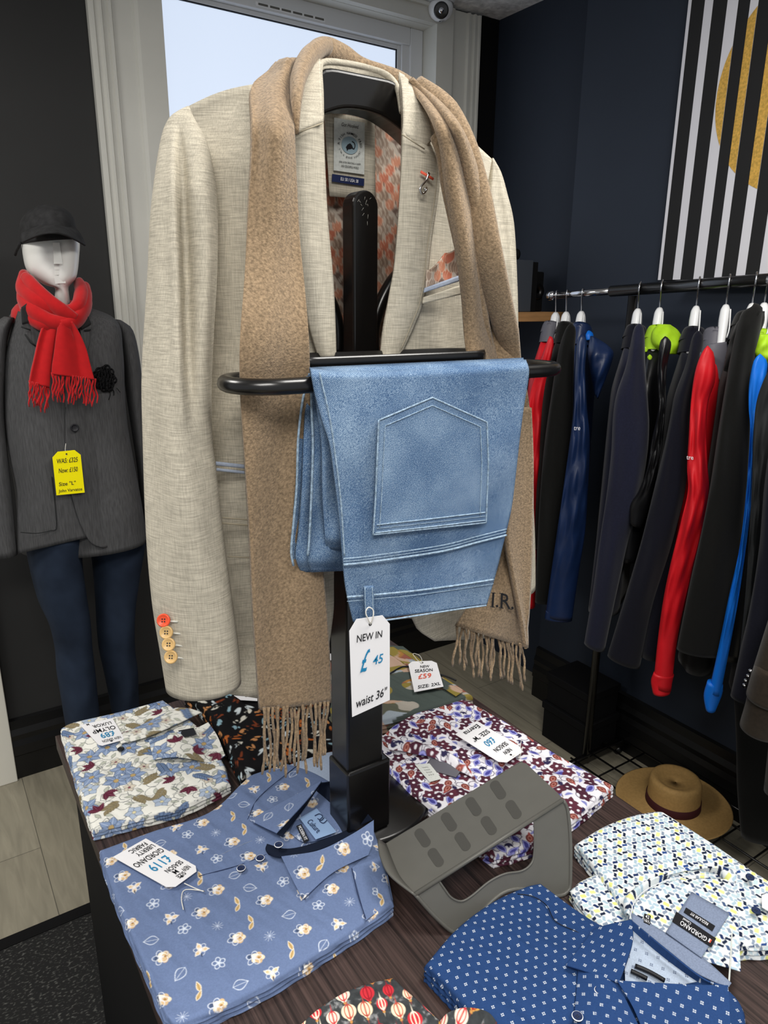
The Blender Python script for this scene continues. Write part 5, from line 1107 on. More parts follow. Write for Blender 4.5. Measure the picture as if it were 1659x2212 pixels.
# back leg strip only near the ends so that the table shows through the window
for a_, b_ in ((0, 3), (9, 12)): obj('back_leg', W[:, a_:b_], gf(2, 3), 'grey_plastic', t, solid=.003)

# ------------------------------------------------------------------ mannequin by the wall
MX = .363
t = thing('mannequin', 'white faceless mannequin in cap, red scarf and charcoal blazer against the dark wall', 'mannequin', (MX, 2.14, 0))
def headfold(a, v):
    return 0
Lh = [(75, 470), (52, 495), (46, 520), (49, 550), (56, 580), (72, 600), (98, 616), (118, 621), (118, 640), (116, 680), (100, 720), (60, 760)]
Rh = [(135, 470), (163, 495), (172, 522), (171, 555), (168, 585), (163, 603), (152, 616), (148, 622), (150, 640), (156, 680), (175, 720), (220, 760)]
limb('head', Lh, Rh, [2.14, 2.14, 2.13, 2.12, 2.12, 2.13, 2.15, 2.16], [.07, .10, .11, .10, .095, .09, .07, .06, .06, .08], 'mannequin', t, nv=60, seg=40, sq=.8)
# sculpted brow, nose, lips and chin planes
def facep(P, Y, nm, th_=.006):
    A = np.array([at(x, y, 'Y', Y) for x, y in P]); V = np.vstack([A, A+np.array([0, .03, 0])]); k = len(A)
    return obj(nm, V, [tuple(range(k)), tuple(range(k, 2*k))[::-1]]+[(i, (i+1) % k, k+(i+1) % k, k+i) for i in range(k)], 'mannequin', t, smooth=False, bevel=.002)
facep([(116, 526), (127, 526), (133, 568), (118, 568)], 2.008, 'nose'); facep([(118, 571), (134, 571), (137, 581), (119, 581)], 2.020, 'lip'); facep([(119, 585), (136, 585), (138, 592), (120, 592)], 2.021, 'lip'); facep([(119, 598), (138, 597), (140, 610), (121, 611)], 2.022, 'chin')
limb('torso', [(40, 690), (30, 760), (32, 900), (45, 1050), (60, 1180)], [(240, 690), (250, 760), (250, 900), (265, 1050), (300, 1170)], 2.18, [.06, .10, .10, .09, .10], 'mannequin', t, nv=20, seg=24)
for s, (fx_, fy) in enumerate(((.36, 2.10), (.50, 2.12))):
    V, f = tubem(curve([(fx_, fy+.08, .02), (fx_, fy+.02, .035), (fx_, fy-.08, .035), (fx_, fy-.16, .02)], 14), np.interp(np.linspace(0, 1, 14), [0, .2, .6, 1], [.02, .035, .04, .018]), 16, flat=1.0)
    V = np.array(V); V[:, 2] = np.maximum(V[:, 2], .012); obj('foot', V, f, 'mannequin', t)
V, f = lathem([(.002, .001), (.15, .001), (.155, .006), (.15, .011), (.002, .012)], (.45, 2.14, 0), seg=48); obj('base_plate', V, f, 'black_metal', t)
# jeans of the mannequin
t = thing('mannequin_jeans', 'dark blue faded jeans on the white mannequin', 'jeans', (.43, 2.15, .1))
def kf(a, v): return .004*math.sin(3*a+9*v)+.006*math.sin(40*v+2*a)*sstep(.45, .6, v)*(1-sstep(.85, .95, v))
limb('leg', [(52, 1150), (60, 1210), (80, 1290), (105, 1345), (118, 1400), (122, 1450), (132, 1510), (142, 1570), (165, 1680), (185, 1750)], [(182, 1150), (178, 1210), (188, 1290), (196, 1345), (200, 1400), (206, 1450), (212, 1510), (218, 1570), (228, 1680), (236, 1750)], 2.12, [.10, .085, .07, .062, .055, .05], 'dark_denim', t, nv=60, seg=32, fold=kf)
limb('leg', [(186, 1150), (198, 1210), (205, 1290), (208, 1345), (213, 1400), (224, 1450), (236, 1510), (246, 1570), (262, 1680), (272, 1750)], [(322, 1130), (312, 1190), (300, 1260), (292, 1330), (292, 1400), (298, 1450), (300, 1510), (304, 1570), (316, 1680), (322, 1750)], 2.14, [.10, .085, .07, .062, .055, .05], 'dark_denim', t, nv=60, seg=32, fold=kf)
# blazer
t = thing('charcoal_blazer', 'charcoal herringbone single-button blazer on the mannequin', 'blazer', (.36, 2.1, 1.1))
limb('body', [(70, 655), (20, 682), (14, 760), (9, 850), (12, 930), (22, 1000), (32, 1060), (38, 1130), (42, 1188)], [(165, 655), (250, 690), (266, 760), (270, 850), (276, 920), (290, 1000), (305, 1080), (314, 1140), (317, 1165)], 2.14, [.07, .09, .115, .12, .11, .105, .11, .12, .12], 'greymix', t, nv=60, seg=48)
panel('front_panel', [(40, 672), (14, 760), (10, 850), (13, 930), (24, 1000), (36, 1060), (38, 1130), (40, 1196)], [(120, 700), (145, 780), (146, 900), (146, 980), (152, 1050), (165, 1100), (180, 1140), (192, 1160)], lambda U, V, x, y: 2.015+.08*(1-U)**3-.012*V, 'greymix', t, 30, 60)
panel('front_panel', [(110, 690), (140, 780), (141, 880), (142, 960), (147, 1030), (160, 1090), (175, 1135), (196, 1172), (222, 1184)], [(235, 690), (262, 780), (269, 850), (275, 920), (289, 1000), (303, 1080), (312, 1130), (318, 1162)], lambda U, V, x, y: 2.008+.09*U**3-.012*V, 'greymix', t, 30, 60)
limb('sleeve', [(8, 684), (-30, 720), (-45, 850), (-48, 1000), (-40, 1120), (-36, 1198)], [(30, 686), (16, 740), (9, 850), (14, 950), (27, 1080), (38, 1195)], 2.13, [.05, .065, .06, .055, .05, .045], 'greymix', t, nv=40, seg=32)
limb('sleeve', [(245, 690), (258, 740), (272, 850), (284, 930), (297, 1020), (306, 1130)], [(262, 692), (288, 715), (304, 790), (310, 880), (322, 1000), (336, 1130)], 2.15, [.05, .065, .06, .055, .05, .045], 'greymix', t, nv=40, seg=32)
panel('lapel', [(44, 668), (46, 705), (66, 712), (54, 722), (80, 750), (100, 775)], [(62, 660), (80, 700), (96, 720), (108, 740), (118, 760), (128, 800)], lambda U, V, x, y: 2.0, 'greymix', t, 12, 20, solid=.004)
panel('lapel', [(165, 690), (172, 710), (176, 740), (170, 770), (160, 790)], [(182, 672), (197, 700), (194, 716), (192, 745), (176, 780)], lambda U, V, x, y: 1.998, 'greymix', t, 10, 20, solid=.004)
for P in ([(46, 706), (66, 713)], [(54, 722), (66, 740), (80, 750)], [(182, 714), (196, 712)]): pxtube('lapel_edge', [(x, y, 1.993) for x, y in P], .0022, 'grey_dark', t, seg=6)
panel('collar', [(46, 664), (48, 700)], [(58, 655), (90, 690)], lambda U, V, x, y: 1.996, 'grey_dark', t, 8, 8, solid=.004); panel('collar', [(162, 680), (176, 712)], [(184, 668), (197, 700)], lambda U, V, x, y: 1.994, 'grey_dark', t, 8, 8, solid=.004)
p = at(161, 924, 'Y', 1.995); button('button', p, (0, -1, .1), .0105, 'label_black', t, t=.004)
pxtube('front_edge', [(x, y, 2.003) for x, y in curve([(142, 880), (143, 960), (147, 1030), (160, 1090), (175, 1135), (194, 1168)], 30)], .0014, 'grey_dark', t, seg=5)
for P, nm in (([(44, 1150), (80, 1152), (110, 1146), (122, 1140), (118, 1080), (112, 1030)], 'pocket_seam'), ([(250, 1120), (262, 1127), (300, 1122), (310, 1120)], 'pocket_seam'), ([(243, 1010), (268, 1008)], 'pocket_seam')): pxtube(nm, [(x, y, 2.006 if x < 200 else 2.03) for x, y in curve(P, 30)], .0014, 'grey_dark', t, seg=5)
# black crochet brooch
t = thing('brooch', 'black crocheted skull brooch on the charcoal blazer chest', 'brooch', at(226, 830, 'Y', 1.995))
ms = []
for k in range(26):
    a = k*2.4; r = 21*math.sqrt(k/26); P = [(226+r*math.cos(a)+7*math.cos(u_), 818+r*math.sin(a)*1.15+7*math.sin(u_), 1.988-.006*math.cos(u_*2)) for u_ in np.linspace(0, 6.28, 12)]
    ms.append(tubem(pxp(P), .0026, 6))
V, f = merge(*ms); obj('loops', V, f, 'black_dull', t)
P = [(226+23*math.cos(a), 816+26*math.sin(a), 2.002) for a in np.linspace(0, 6.28, 30)]; A = pxp(P); obj('backing', A, [tuple(range(29))], 'black_dull', t, smooth=False)
for dx, L_ in ((-6, 18), (2, 26), (10, 16), (20, 10)):
    pxtube('loose_thread', [(232+dx, 838, 2.0), (236+dx, 838+L_*.5, 1.998), (232+dx*1.4, 838+L_, 1.998)], .001, 'black_dull', t, n=10, seg=5)
# red scarf
t = thing('red_scarf', 'red fringed scarf knotted round the mannequin neck', 'scarf', (MX, 2.0, 1.4))
rings = [([(54, 596), (52, 628), (78, 652), (115, 668), (150, 676), (170, 660), (176, 630), (170, 612)], [2.10, 2.05, 2.0, 1.985, 1.985, 2.0, 2.05, 2.10], .024),
         ([(52, 622), (55, 650), (78, 678), (108, 696), (140, 700), (165, 690), (182, 660), (180, 625)], [2.09, 2.04, 1.995, 1.98, 1.975, 1.985, 2.03, 2.10], .025),
         ([(50, 640), (60, 680), (88, 700), (118, 706)], [2.08, 2.02, 1.985, 1.975], .018),
         ([(54, 600), (80, 628), (112, 656), (142, 676), (162, 688)], [2.06, 2.005, 1.975, 1.965, 1.965], .020),
         ([(184, 620), (184, 655), (168, 685), (146, 700), (130, 702)], [2.08, 2.02, 1.98, 1.965, 1.96], .021)]
for P, Ys, r in rings:
    Wc = curve(pxp([(x, y, Y) for (x, y), Y in zip(P, Ys)]), 40); V, f = tubem(Wc, r*np.interp(np.linspace(0, 1, 40), [0, .15, .8, 1], [.8, 1, 1, .7]), 18, flat=.75); obj('wrap', V, f, 'red_wool', t)
V, f = tubem([(MX-.005+.075*math.cos(a), 2.15+.065*math.sin(a), 1.53+.02*math.sin(a)) for a in np.linspace(0, 6.28, 33)[:-1]], .03, 14, closed=True); obj('wrap', V, f, 'red_wool', t)
panel('hanging_end', [(108, 683), (93, 705), (83, 735), (74, 775), (68, 800), (63, 828)], [(130, 690), (126, 705), (119, 735), (112, 775), (109, 805), (106, 836)], lambda U, V, x, y: 1.972+.004*np.sin(U*6), 'red_wool', t, 24, 40, solid=.006)
panel('hanging_end', [(128, 698), (122, 730), (117, 765), (113, 790), (112, 808)], [(156, 694), (172, 720), (186, 752), (196, 790), (204, 820)], lambda U, V, x, y: 1.964-.012*np.abs(np.sin(U*4.2+.3)), 'red_wool', t, 30, 40, solid=.006)
for (a_, b_, n_, Y) in (((62, 824), (108, 836), 17, 1.97), ((112, 806), (206, 820), 30, 1.956)):
    for i in range(n_):
        s = (i+.5)/n_; x = a_[0]+(b_[0]-a_[0])*s; y = a_[1]+(b_[1]-a_[1])*s; L_ = random.uniform(40, 64); dx = random.uniform(-8, 8); ph = random.uniform(0, 6)
        pxtube('tassel', [(x+dx*k+2*math.sin(ph+k*9), y-2+L_*k, Y-.003*math.sin(ph+k*6)) for k in np.linspace(0, 1, 8)], .0019, 'red_wool', t, seg=5)
# cap
t = thing('baseball_cap', 'washed black baseball cap on the mannequin head', 'cap', (MX, 2.12, 1.72))
crown = limb('crown', [(100, 446), (72, 450), (50, 468), (41, 490), (42, 512), (47, 530)], [(112, 446), (140, 452), (158, 470), (164, 490), (168, 505), (171, 520)], [2.13, 2.13, 2.12, 2.12], [.03, .07, .10, .115, .122, .124], 'cap', t, nv=30, seg=40)
panel('visor', [(46, 505), (47, 515), (49, 524)], [(160, 490), (174, 508), (184, 531)], lambda U, V, x, y: 2.02-.10*np.sin(math.pi*U)*V-.01*V, 'cap', t, 40, 16, warp=lambda U, V, x, y: (x, y-(14+10*V)*np.sin(math.pi*U)), solid=.004)
pxtube('seam', [(106, 446, 2.10), (112, 452, 2.05), (117, 470, 2.013), (119, 495, 2.0)], .0015, 'grey_dark', t, n=20, seg=6)
p = at(106, 447, 'Y', 2.12); V, f = lathem([(.001, p[2]+.004), (.006, p[2]+.003), (.007, p[2]-.002)], (p[0], p[1], 0), seg=14); obj('top_button', V, f, 'cap', t)
pxtube('strap', [(44, 525, 2.12), (36, 540, 2.16), (33, 550, 2.2)], .004, 'cap', t, n=10, seg=8)
Q = [at(*p, 'Y', 1.985) for p in ((112, 977), (173, 971), (183, 1064), (122, 1070))]
price_tag('price_tag', 'yellow price tag hanging from the charcoal blazer on the mannequin', Q,
          [('WAS: £325', (.14, .16, .88, .27), 'ink', .2), ('Now: £150', (.16, .38, .84, .49), 'ink', .2), ('Size "L"', (.12, .70, .72, .79), 'ink', .1), ('John Varvatos', (.08, .87, .92, .96), 'ink', .1)], m='yellow_card', cut=.2,
          string=pxp([(143, 984, 1.985), (141, 972, 1.988), (142, 958, 1.992)]))

# ------------------------------------------------------------------ clothes rail on the right
t = thing('clothes_rail', 'black telescopic clothes rail with chrome end along the navy wall', 'clothes rail', (1.8, 1.4, 0))
RX = 1.80
def rz(y): return 1.602+(1.72-y)*.05
V, f = tubem([(RX, 1.50, rz(1.50)), (RX, .55, rz(.55))], .016, 16); obj('rail', V, f, 'black_paint', t)
V, f = tubem([(RX, 1.735, rz(1.735)), (RX, 1.50, rz(1.50))], .010, 16); obj('rail_extension', V, f, 'chrome', t)
V, f = tubem([(RX, 1.750, rz(1.75)), (RX, 1.727, rz(1.73))], .015, 16); obj('end_cap', V, f, 'chrome', t)
V, f = tubem([(RX, 1.02, rz(1.02)+.0), (RX, 1.00, rz(1.0))], .0185, 16); obj('joint_ring', V, f, 'chrome', t)
for y in (1.42, .60):
    V, f = tubem([(RX, y, .03), (RX, y, 1.60)], .013, 14); obj('post', V, f, 'black_paint', t)
    obj('foot_bar', *boxm(RX-.20, RX+.2, y-.012, y+.012, .03, .055), 'black_paint', t, smooth=False, bevel=.003)
    for x in (RX-.17, RX+.17): V, f = lathem([(.004, -.01), (.017, -.008), (.017, .008), (.004, .01)], (x, y, .0175), ax='X', seg=18); obj('castor', V, f, 'black_metal', t)
for x in np.linspace(RX-.16, RX+.16, 5): V, f = tubem([(x, .60, .075), (x, 1.42, .075)], .0035, 8); obj('shelf_wire', V, f, 'black_paint', t)
for y in np.linspace(.62, 1.40, 9): V, f = tubem([(RX-.16, y, .072), (RX+.16, y, .072)], .003, 8); obj('shelf_wire', V, f, 'black_paint', t)

AX = np.array([-.85, -.527, 0]); PX_ = np.array([.527, -.85, 0])
def hanger(Y, tilt=0, label='', z0=None):
    zc = rz(Y); h = thing('coat_hanger', label, 'coat hanger', (RX, Y, zc-.03), 'white plastic hangers on the clothes rail')
    r = .0175 if Y < 1.5 else .0125; P = [np.array([RX, Y, zc])+(AX*math.cos(a)+np.array([0, 0, 1])*math.sin(a))*(r+.003) for a in np.linspace(math.radians(200), math.radians(-30), 14)]
    P = P[::-1] if False else P
    P = [*P, np.array([RX, Y, zc-.035])+AX*.004, np.array([RX, Y, zc-.062])]
    V, f = tubem(curve(P, 36), .0022, 8); obj('hook', V, f, 'chrome', h)
    c = np.array([RX, Y, zc-.060]); V, f = [], []
    arm = []
    for s in (-1, 1):
        Q = curve([c+[0, 0, .002], c+AX*.012*s+[0, 0, -.012], c+AX*.026*s+[0, 0, -.045], c+AX*.05*s+[0, 0, -.090], c+AX*.07*s+[0, 0, -.115]], 24)
        arm.append(tubem(Q, np.interp(np.linspace(0, 1, 24), [0, .1, .3, 1], [.008, .012, .013, .008]), 12))
    V, f = merge(*arm); obj('shoulders', V, f, 'white_plastic', h)
    lp_ = curve([c+AX*.02+[0, 0, -.005]+PX_*.012, c+AX*.045+[0, 0, -.05]+PX_*.015, c+AX*.05+[0, 0, -.075]+PX_*.012], 12)
    V, f = tubem(lp_, .0018, 6); obj('size_loop', V, f, 'white_plastic', h)
    return h
def coat(name, label, cat, m, Y, SL, SR, hemz, xs=1.63, dd=.03, wide=.17, thick=.045, collar=None, top=1.492, group=None, fold=None, sm=None):
    c0 = np.array([RX, Y, 0.]); o = thing(name, label, cat, (RX, Y, hemz), group)
    zz = np.linspace(0, 1, 36); V = []; H0 = top-hemz
    for k in zz:
        z = top-k*H0; dz = top-z
        a = wide*min(1, .30+.72*(min(dz, .12)/.12)**.55); b = thick*min(1, .45+.55*dz/.15)*(1+.1*k)
        sl_ = 0
        for j in range(40):
            th = 2*math.pi*j/40; ca, sa = math.cos(th), math.sin(th); ca2 = math.copysign(abs(ca)**.7, ca); sa2 = math.copysign(abs(sa)**.9, sa)
            rip = 1+.10*math.sin(th*7+k*3+Y*30)*k
            V.append(c0+AX*a*ca2+PX_*b*sa2*rip+np.array([0, 0, z-.03*abs(ca2)**1.5*(1-k)]))
    f = gf(36, 40, True)+[tuple(range(40)), tuple(35*40+j for j in range(40))[::-1]]
    obj('body', V, f, m, o)
    def df(a, v): return ((.006*math.sin(3*a+8*v)+.004*math.sin(5*a-13*v)) if 'wool' in str(sm or m) else (.009*math.sin(3*a+6*v+Y*9)+.007*math.sin(5*a-15*v)+.004*math.sin(8*a+31*v)+.003*math.sin(47*v+2*a)))*math.sin(math.pi*min(1, v*1.1)) if fold is None else fold(a, v)
    mx_ = (SL[0][0]+SR[0][0])/2+2; SL = [(mx_-3, SL[0][1]-16)]+SL; SR = [(mx_+3, SR[0][1]-16)]+SR
    limb('sleeve', SL, SR, xs, [dd*.2]+[dd*.9]*2+[dd]*5+[dd*.9]*4+[dd*.8]*3, sm or m, o, ax='X', nv=70, seg=36, fold=df)
    if collar:
        V = [c0+AX*a_*math.cos(th)+PX_*b_*math.sin(th)+np.array([0, 0, z_+.012*math.cos(th)]) for a_, b_, z_ in ((.078, .036, top-.045), (.066, .034, top-.02), (.054, .030, top+.004), (.046, .026, top+.020), (.050, .030, top+.012), (.060, .036, top-.012)) for th in np.linspace(0, 2*math.pi, 29)[:-1]]; f = gf(6, 28, True)
        0 and tubem([c0+AX*collar[0]*math.cos(a)+PX_*(.024)*math.sin(a)+np.array([0, 0, top-.004-.012*math.cos(a)]) for a in np.linspace(0, 6.28, 25)[:-1]], collar[1], 12, closed=True)
        obj('collar', V, f, collar[2], o)
    return o
def onrail(px): return float(np.interp(px, [1200, 1258, 1345, 1383, 1430, 1510, 1575, 1632, 1659], [1.723, 1.609, 1.46, 1.398, 1.325, 1.211, 1.126, 1.056, 1.025]))
hl = ['white hanger farthest along the chrome rail end, holding the red shell', 'white hanger on the chrome rail end holding the black coat', 'white hanger on the chrome rail end holding the shiny navy windbreaker', 'white hanger first right of the rail post, holding the navy wool coat', 'white hanger holding the black jacket with lime green hood', 'white hanger holding the ink blue wool coat between lime hood and red jacket', 'white hanger holding the red jacket with grey hood', 'white hanger holding the black hooded coat', 'white hanger at the right photo edge holding the bright blue jacket']
for px, l in zip((1203, 1226, 1258, 1383, 1430, 1510, 1575, 1632, 1668), hl): hanger(onrail(px), label=l)
coat('rain_jacket', 'red rain jacket farthest along the clothes rail, beside the camel scarf', 'jacket', 'red_shell', onrail(1200)+.005,
     [(1180, 742), (1160, 800), (1142, 860), (1138, 950), (1136, 1060), (1134, 1180), (1132, 1310)], [(1196, 744), (1186, 800), (1178, 860), (1172, 950), (1165, 1060), (1160, 1180), (1156, 1310)], .78, xs=1.66, collar=(.035, .012, 'grey_shell'))
coat('wool_coat', 'black coat between the red rain jacket and the navy windbreaker', 'coat', 'wool_black', onrail(1230),
     [(1220, 715), (1206, 760), (1190, 860), (1176, 960), (1166, 1080), (1160, 1200), (1156, 1300)], [(1244, 716), (1240, 780), (1238, 880), (1234, 980), (1225, 1080), (1215, 1200), (1200, 1300)], .80, xs=1.65, collar=(.035, .014, 'wool_black'))
o = coat('windbreaker', 'shiny navy windbreaker with drooping hood on the chrome rail end', 'jacket', 'navy_shell', onrail(1262),
     [(1246, 738), (1242, 790), (1239, 880), (1230, 960), (1216, 1060), (1203, 1150), (1190, 1240), (1178, 1330)], [(1268, 742), (1264, 800), (1268, 880), (1274, 950), (1270, 1060), (1264, 1150), (1250, 1240), (1236, 1338)], .86, xs=1.64, collar=(.04, .013, 'navy_shell'))
limb('hood', [(1275, 726), (1270, 760), (1275, 800), (1284, 850)], [(1285, 727), (1318, 750), (1324, 775), (1292, 862)], 1.74, [.02, .045, .045, .02], 'navy_shell', o, ax='X', nv=30, seg=24, fold=lambda a, v: .006*math.sin(4*a+12*v))
limb('hood_lining', [(1264, 712), (1262, 724), (1264, 735)], [(1270, 711), (1281, 720), (1282, 732)], 1.79, [.01, .02, .02], 'blue_shell', o, ax='X', nv=10, seg=16)
limb('cuff', [(1179, 1318), (1176, 1336)], [(1237, 1322), (1236, 1340)], 1.64, .024, 'navy_shell', o, ax='X', nv=6, seg=24)
Qs = [at(x, y, 'X', 1.60) for x, y in ((1242, 921), (1256, 921), (1255, 929), (1241, 929))]; write('lettering', 'tre', Qs, (0, 0, 1, 1), 'white_ink', o, eps=.004)
coat('wool_coat', 'navy wool coat with rounded shoulder hanging right of the rail post', 'coat', 'wool_navy', onrail(1384),
     [(1368, 715), (1352, 790), (1332, 850), (1324, 900), (1320, 980), (1310, 1070), (1295, 1170), (1280, 1280), (1262, 1388)], [(1392, 716), (1394, 790), (1400, 870), (1402, 930), (1396, 1000), (1380, 1080), (1355, 1180), (1330, 1290), (1306, 1405)], .66, xs=1.63, collar=(.04, .016, 'wool_ink'), dd=.036)
o = coat('rain_jacket', 'black shiny rain jacket with lime green hood lining', 'jacket', 'black_shell', onrail(1432),
     [(1425, 742), (1420, 800), (1422, 880), (1408, 950), (1398, 1010), (1380, 1060), (1362, 1090), (1360, 1130)], [(1450, 745), (1440, 800), (1438, 870), (1432, 950), (1420, 1010), (1410, 1060), (1400, 1100), (1385, 1140)], .86, xs=1.64, dd=.02, collar=(.035, .01, 'lime'), thick=.035)
limb('hood', [(1420, 700), (1408, 718), (1408, 742), (1425, 760)], [(1448, 701), (1466, 715), (1476, 740), (1462, 765)], 1.78, [.02, .05, .055, .04], 'lime', o, ax='X', nv=24, seg=24, fold=lambda a, v: .005*math.sin(5*a+9*v), label='lime green hood lining')
for dx, dy in ((1393, 754), (1402, 771)): limb('cord_lock', [(dx, dy-5), (dx-4, dy), (dx-2, dy+6)], [(dx+3, dy-5), (dx+7, dy), (dx+5, dy+6)], 1.68, .006, 'lime', o, ax='X', nv=8, seg=12)
coat('wool_coat', 'ink blue wool overcoat between the lime-hooded jacket and the red jacket', 'coat', 'wool_ink', onrail(1512),
     [(1495, 730), (1480, 790), (1458, 850), (1448, 900), (1436, 960), (1412, 1060), (1385, 1170), (1350, 1290), (1312, 1415)], [(1520, 732), (1512, 790), (1500, 840), (1490, 900), (1486, 980), (1480, 1060), (1450, 1180), (1412, 1300), (1382, 1442)], .60, xs=1.63, dd=.038, collar=(.042, .017, 'wool_ink'))
o = coat('rain_jacket', 'red rain jacket with grey hood hanging mid rail, its long red sleeve in front', 'jacket', 'red_shell', onrail(1560),
     [(1516, 762), (1502, 800), (1493, 860), (1488, 940), (1484, 1010), (1486, 1060), (1470, 1130), (1448, 1220), (1432, 1300), (1420, 1390), (1411, 1480)], [(1543, 768), (1545, 820), (1530, 870), (1526, 940), (1529, 1010), (1531, 1060), (1516, 1150), (1494, 1240), (1478, 1310), (1462, 1390), (1450, 1492)], .78, xs=1.60, dd=.026, collar=(.035, .012, 'grey_shell'), thick=.035)
limb('hood', [(1528, 744), (1520, 756), (1520, 770)], [(1570, 738), (1572, 770), (1560, 830)], 1.74, [.02, .03, .02], 'grey_shell', o, ax='X', nv=20, seg=24, label='grey hood')
limb('cuff', [(1412, 1452), (1406, 1470), (1410, 1496)], [(1456, 1458), (1452, 1476), (1448, 1497)], 1.60, .022, 'red_shell', o, ax='X', nv=10, seg=24, fold=lambda a, v: .003*math.sin(12*a))
limb('hood_lining', [(1580, 706), (1578, 720), (1580, 738)], [(1584, 707), (1588, 722), (1586, 740)], 1.80, .012, 'red_shell', o, ax='X', nv=8, seg=12)
Qs = [at(x, y, 'X', 1.575) for x, y in ((1485, 984), (1500, 985), (1500, 993), (1485, 992))]; write('lettering', 'tre', Qs, (0, 0, 1, 1), 'white_ink', o, eps=.004)
limb('cord_lock', [(1504, 758), (1500, 764), (1504, 772)], [(1512, 758), (1516, 764), (1512, 772)], 1.62, .006, 'grey_shell', o, ax='X', nv=8, seg=12)
o = coat('wool_coat', 'black wool coat with high draped collar right of the red jacket', 'coat', 'wool_black', onrail(1625),
     [(1600, 680), (1580, 760), (1566, 840), (1550, 940), (1534, 1050), (1515, 1150), (1490, 1260), (1462, 1400)], [(1648, 670), (1635, 760), (1624, 840), (1621, 940), (1616, 1050), (1606, 1170), (1588, 1290), (1566, 1415)], .62, xs=1.58, dd=.042, collar=(.045, .02, 'wool_black'), top=1.535)
limb('draped_collar', [(1618, 672), (1590, 700), (1572, 750), (1562, 800)], [(1652, 672), (1650, 700), (1630, 740), (1600, 812)], 1.60, [.03, .045, .05, .02], 'wool_black', o, ax='X', nv=24, seg=28, fold=lambda a, v: .008*math.sin(4*a+14*v))
o = coat('rain_jacket', 'bright blue rain jacket with lime collar near the right photo edge', 'jacket', 'blue_shell', onrail(1668),
     [(1628, 780), (1618, 830), (1617, 880), (1620, 930), (1612, 1060), (1598, 1180), (1574, 1290), (1556, 1380), (1532, 1490)], [(1658, 785), (1652, 830), (1645, 880), (1632, 930), (1625, 1060), (1612, 1180), (1596, 1290), (1580, 1380), (1556, 1502)], .74, xs=1.56, dd=.02, thick=.03, collar=(.035, .012, 'lime'))
limb('hood', [(1640, 722), (1632, 745), (1628, 762), (1640, 780)], [(1672, 722), (1680, 745), (1680, 770), (1664, 785)], 1.62, [.02, .035, .035, .02], 'lime', o, ax='X', nv=20, seg=24, label='lime green hood lining', fold=lambda a, v: .004*math.sin(4*a+9*v))
limb('cuff', [(1528, 1470), (1520, 1500), (1524, 1530)], [(1562, 1480), (1560, 1500), (1546, 1535)], 1.56, .018, 'blue_shell', o, ax='X', nv=10, seg=24)
coat('rain_jacket', 'matt black jacket hanging right of the bright blue sleeve', 'jacket', 'black_shell', onrail(1668)-.05,
     [(1660, 800), (1636, 860), (1628, 930), (1624, 1050), (1616, 1200), (1606, 1330), (1590, 1470)], [(1700, 800), (1680, 860), (1668, 930), (1650, 1050), (1640, 1200), (1630, 1330), (1618, 1470)], .70, xs=1.50, dd=.03, sm='grey_dark')
coat('wool_coat', 'ink blue wool coat nearest the camera on the rail, cut by the right photo edge', 'coat', 'wool_ink', onrail(1668)-.12,
     [(1690, 880), (1664, 960), (1650, 1060), (1640, 1180), (1622, 1300), (1600, 1400), (1578, 1500)], [(1760, 880), (1750, 960), (1740, 1060), (1730, 1180), (1715, 1300), (1700, 1400), (1680, 1520)], .60, xs=1.46, dd=.045)
t = thing('overcoat', 'brown wool overcoat sleeve with buttoned cuff strap at the right photo edge', 'coat', (1.5, .70, .5))
limb('sleeve', [(1662, 1330), (1640, 1400), (1622, 1460), (1612, 1510), (1598, 1560)], [(1760, 1330), (1750, 1400), (1740, 1460), (1720, 1540), (1700, 1590)], 1.36, .05, 'wool_brown', t, ax='X', nv=40, seg=40)
limb('body', [(1700, 900), (1690, 1100), (1680, 1300), (1670, 1500), (1650, 1700)], [(1860, 900), (1870, 1100), (1880, 1300), (1880, 1500), (1880, 1700)], 1.46, .07, 'wool_brown', t, ax='X', nv=30, seg=40)
limb('cuff_strap', [(1640, 1432), (1628, 1440), (1612, 1494)], [(1752, 1452), (1748, 1470), (1725, 1522)], 1.355, .056, 'wool_brown', t, ax='X', nv=12, seg=40)
p = at(1655, 1492, 'X', 1.30); rr = ray(1655, 1492); rr /= np.linalg.norm(rr); button('button', p, -rr, .011, 'label_black', t, t=.004)
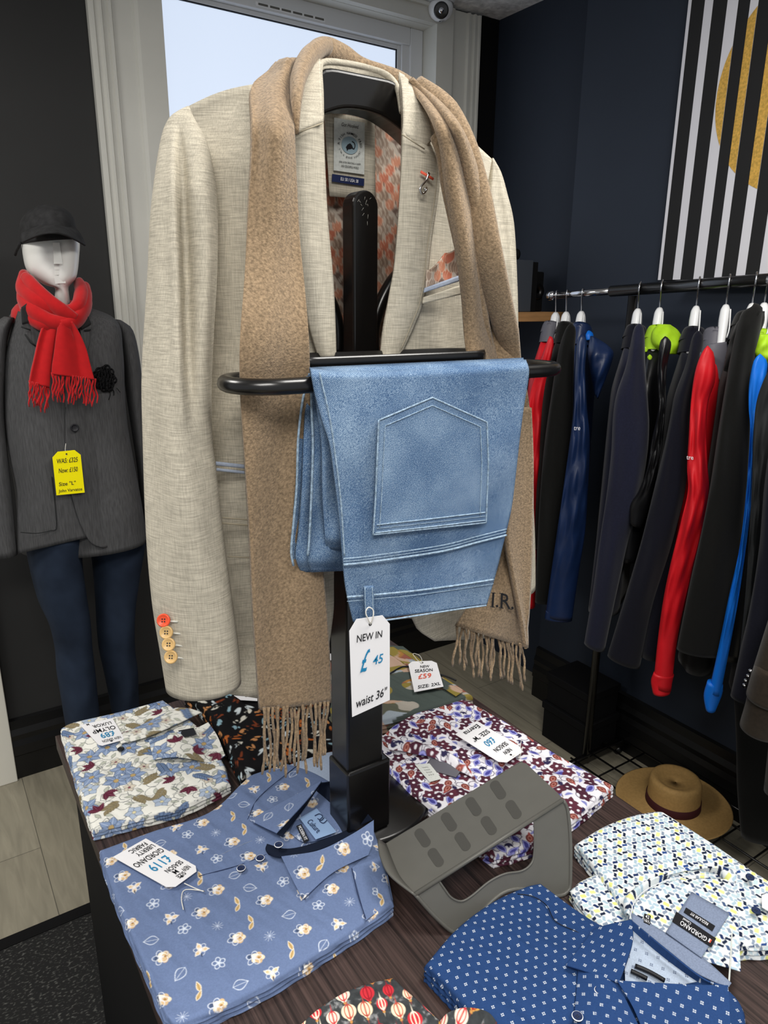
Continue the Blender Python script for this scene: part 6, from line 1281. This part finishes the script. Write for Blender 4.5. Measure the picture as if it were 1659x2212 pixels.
for x, y in ((1622, 1450), (1617, 1461), (1612, 1471), (1609, 1481)):
    p = at(x, y, 'X', 1.335); V, f = tubem(np.array([p, p-rr*.004]), .005, 10); obj('snap', V, f, 'chrome', t)
t = thing('overcoat', 'long black overcoat hanging low below the brown coat sleeve', 'coat', (1.62, .8, .2))
limb('body', [(1585, 1500), (1590, 1600), (1592, 1700), (1600, 1800)], [(1800, 1500), (1820, 1600), (1830, 1700), (1840, 1800)], 1.72, .06, 'wool_black', t, ax='X', nv=20, seg=36)

# straw hat on the wire shelf
zc = .082; hc = at(1452, 1742, 'Z', zc); hx, hy = hc[0], hc[1]
t = thing('straw_hat', 'wide brimmed straw hat with maroon ribbon on the low wire shelf', 'hat', (hx, hy, zc))
KH = 1.10
V, f = lathem([(.078, zc+.012), (.095, zc+.006), (.12, zc+.003), (.15, zc+.006), (.168, zc+.016), (.170, zc+.019), (.166, zc+.020), (.15, zc+.010), (.12, zc+.007), (.09, zc+.011), (.078, zc+.018)], (hx, hy, 0), seg=64, sx=1.0, sy=1.0); obj('brim', V, f[:-2], 'straw', t)
V, f = lathem([(.079, zc+.006), (.078, zc+.03), (.076, zc+.07), (.0755, zc+.092), (.071, zc+.102), (.062, zc+.104), (.052, zc+.098), (.035, zc+.091), (.002, zc+.088)], (hx, hy, 0), seg=64); obj('crown', V, f, 'straw', t)
V, f = lathem([(.0800, zc+.010), (.0815, zc+.012), (.0800, zc+.040), (.0785, zc+.041)], (hx, hy, 0), seg=64); obj('ribbon', V, f[:-2], 'maroon', t)
# black boxes and dark goods on the floor behind the rail
for i, (b, l) in enumerate((((1.82, 1.985, 1.445, 1.65, .001, .15), 'low black storage box on the floor behind the clothes rail'), ((1.825, 1.98, 1.45, 1.645, .151, .27), 'black storage box stacked on top of the lower black box'))):
    t = thing('storage_box', l, 'box', ((b[0]+b[1])/2, (b[2]+b[3])/2, b[4]))
    obj('body', *boxm(*b[:4], b[4], b[5]-.03), 'black_dull', t, smooth=False, bevel=.003); obj('lid', *boxm(b[0]-.006, b[1]+.004, b[2]-.006, b[3]+.006, b[5]-.0295, b[5]), 'black_dull', t, smooth=False, bevel=.003)
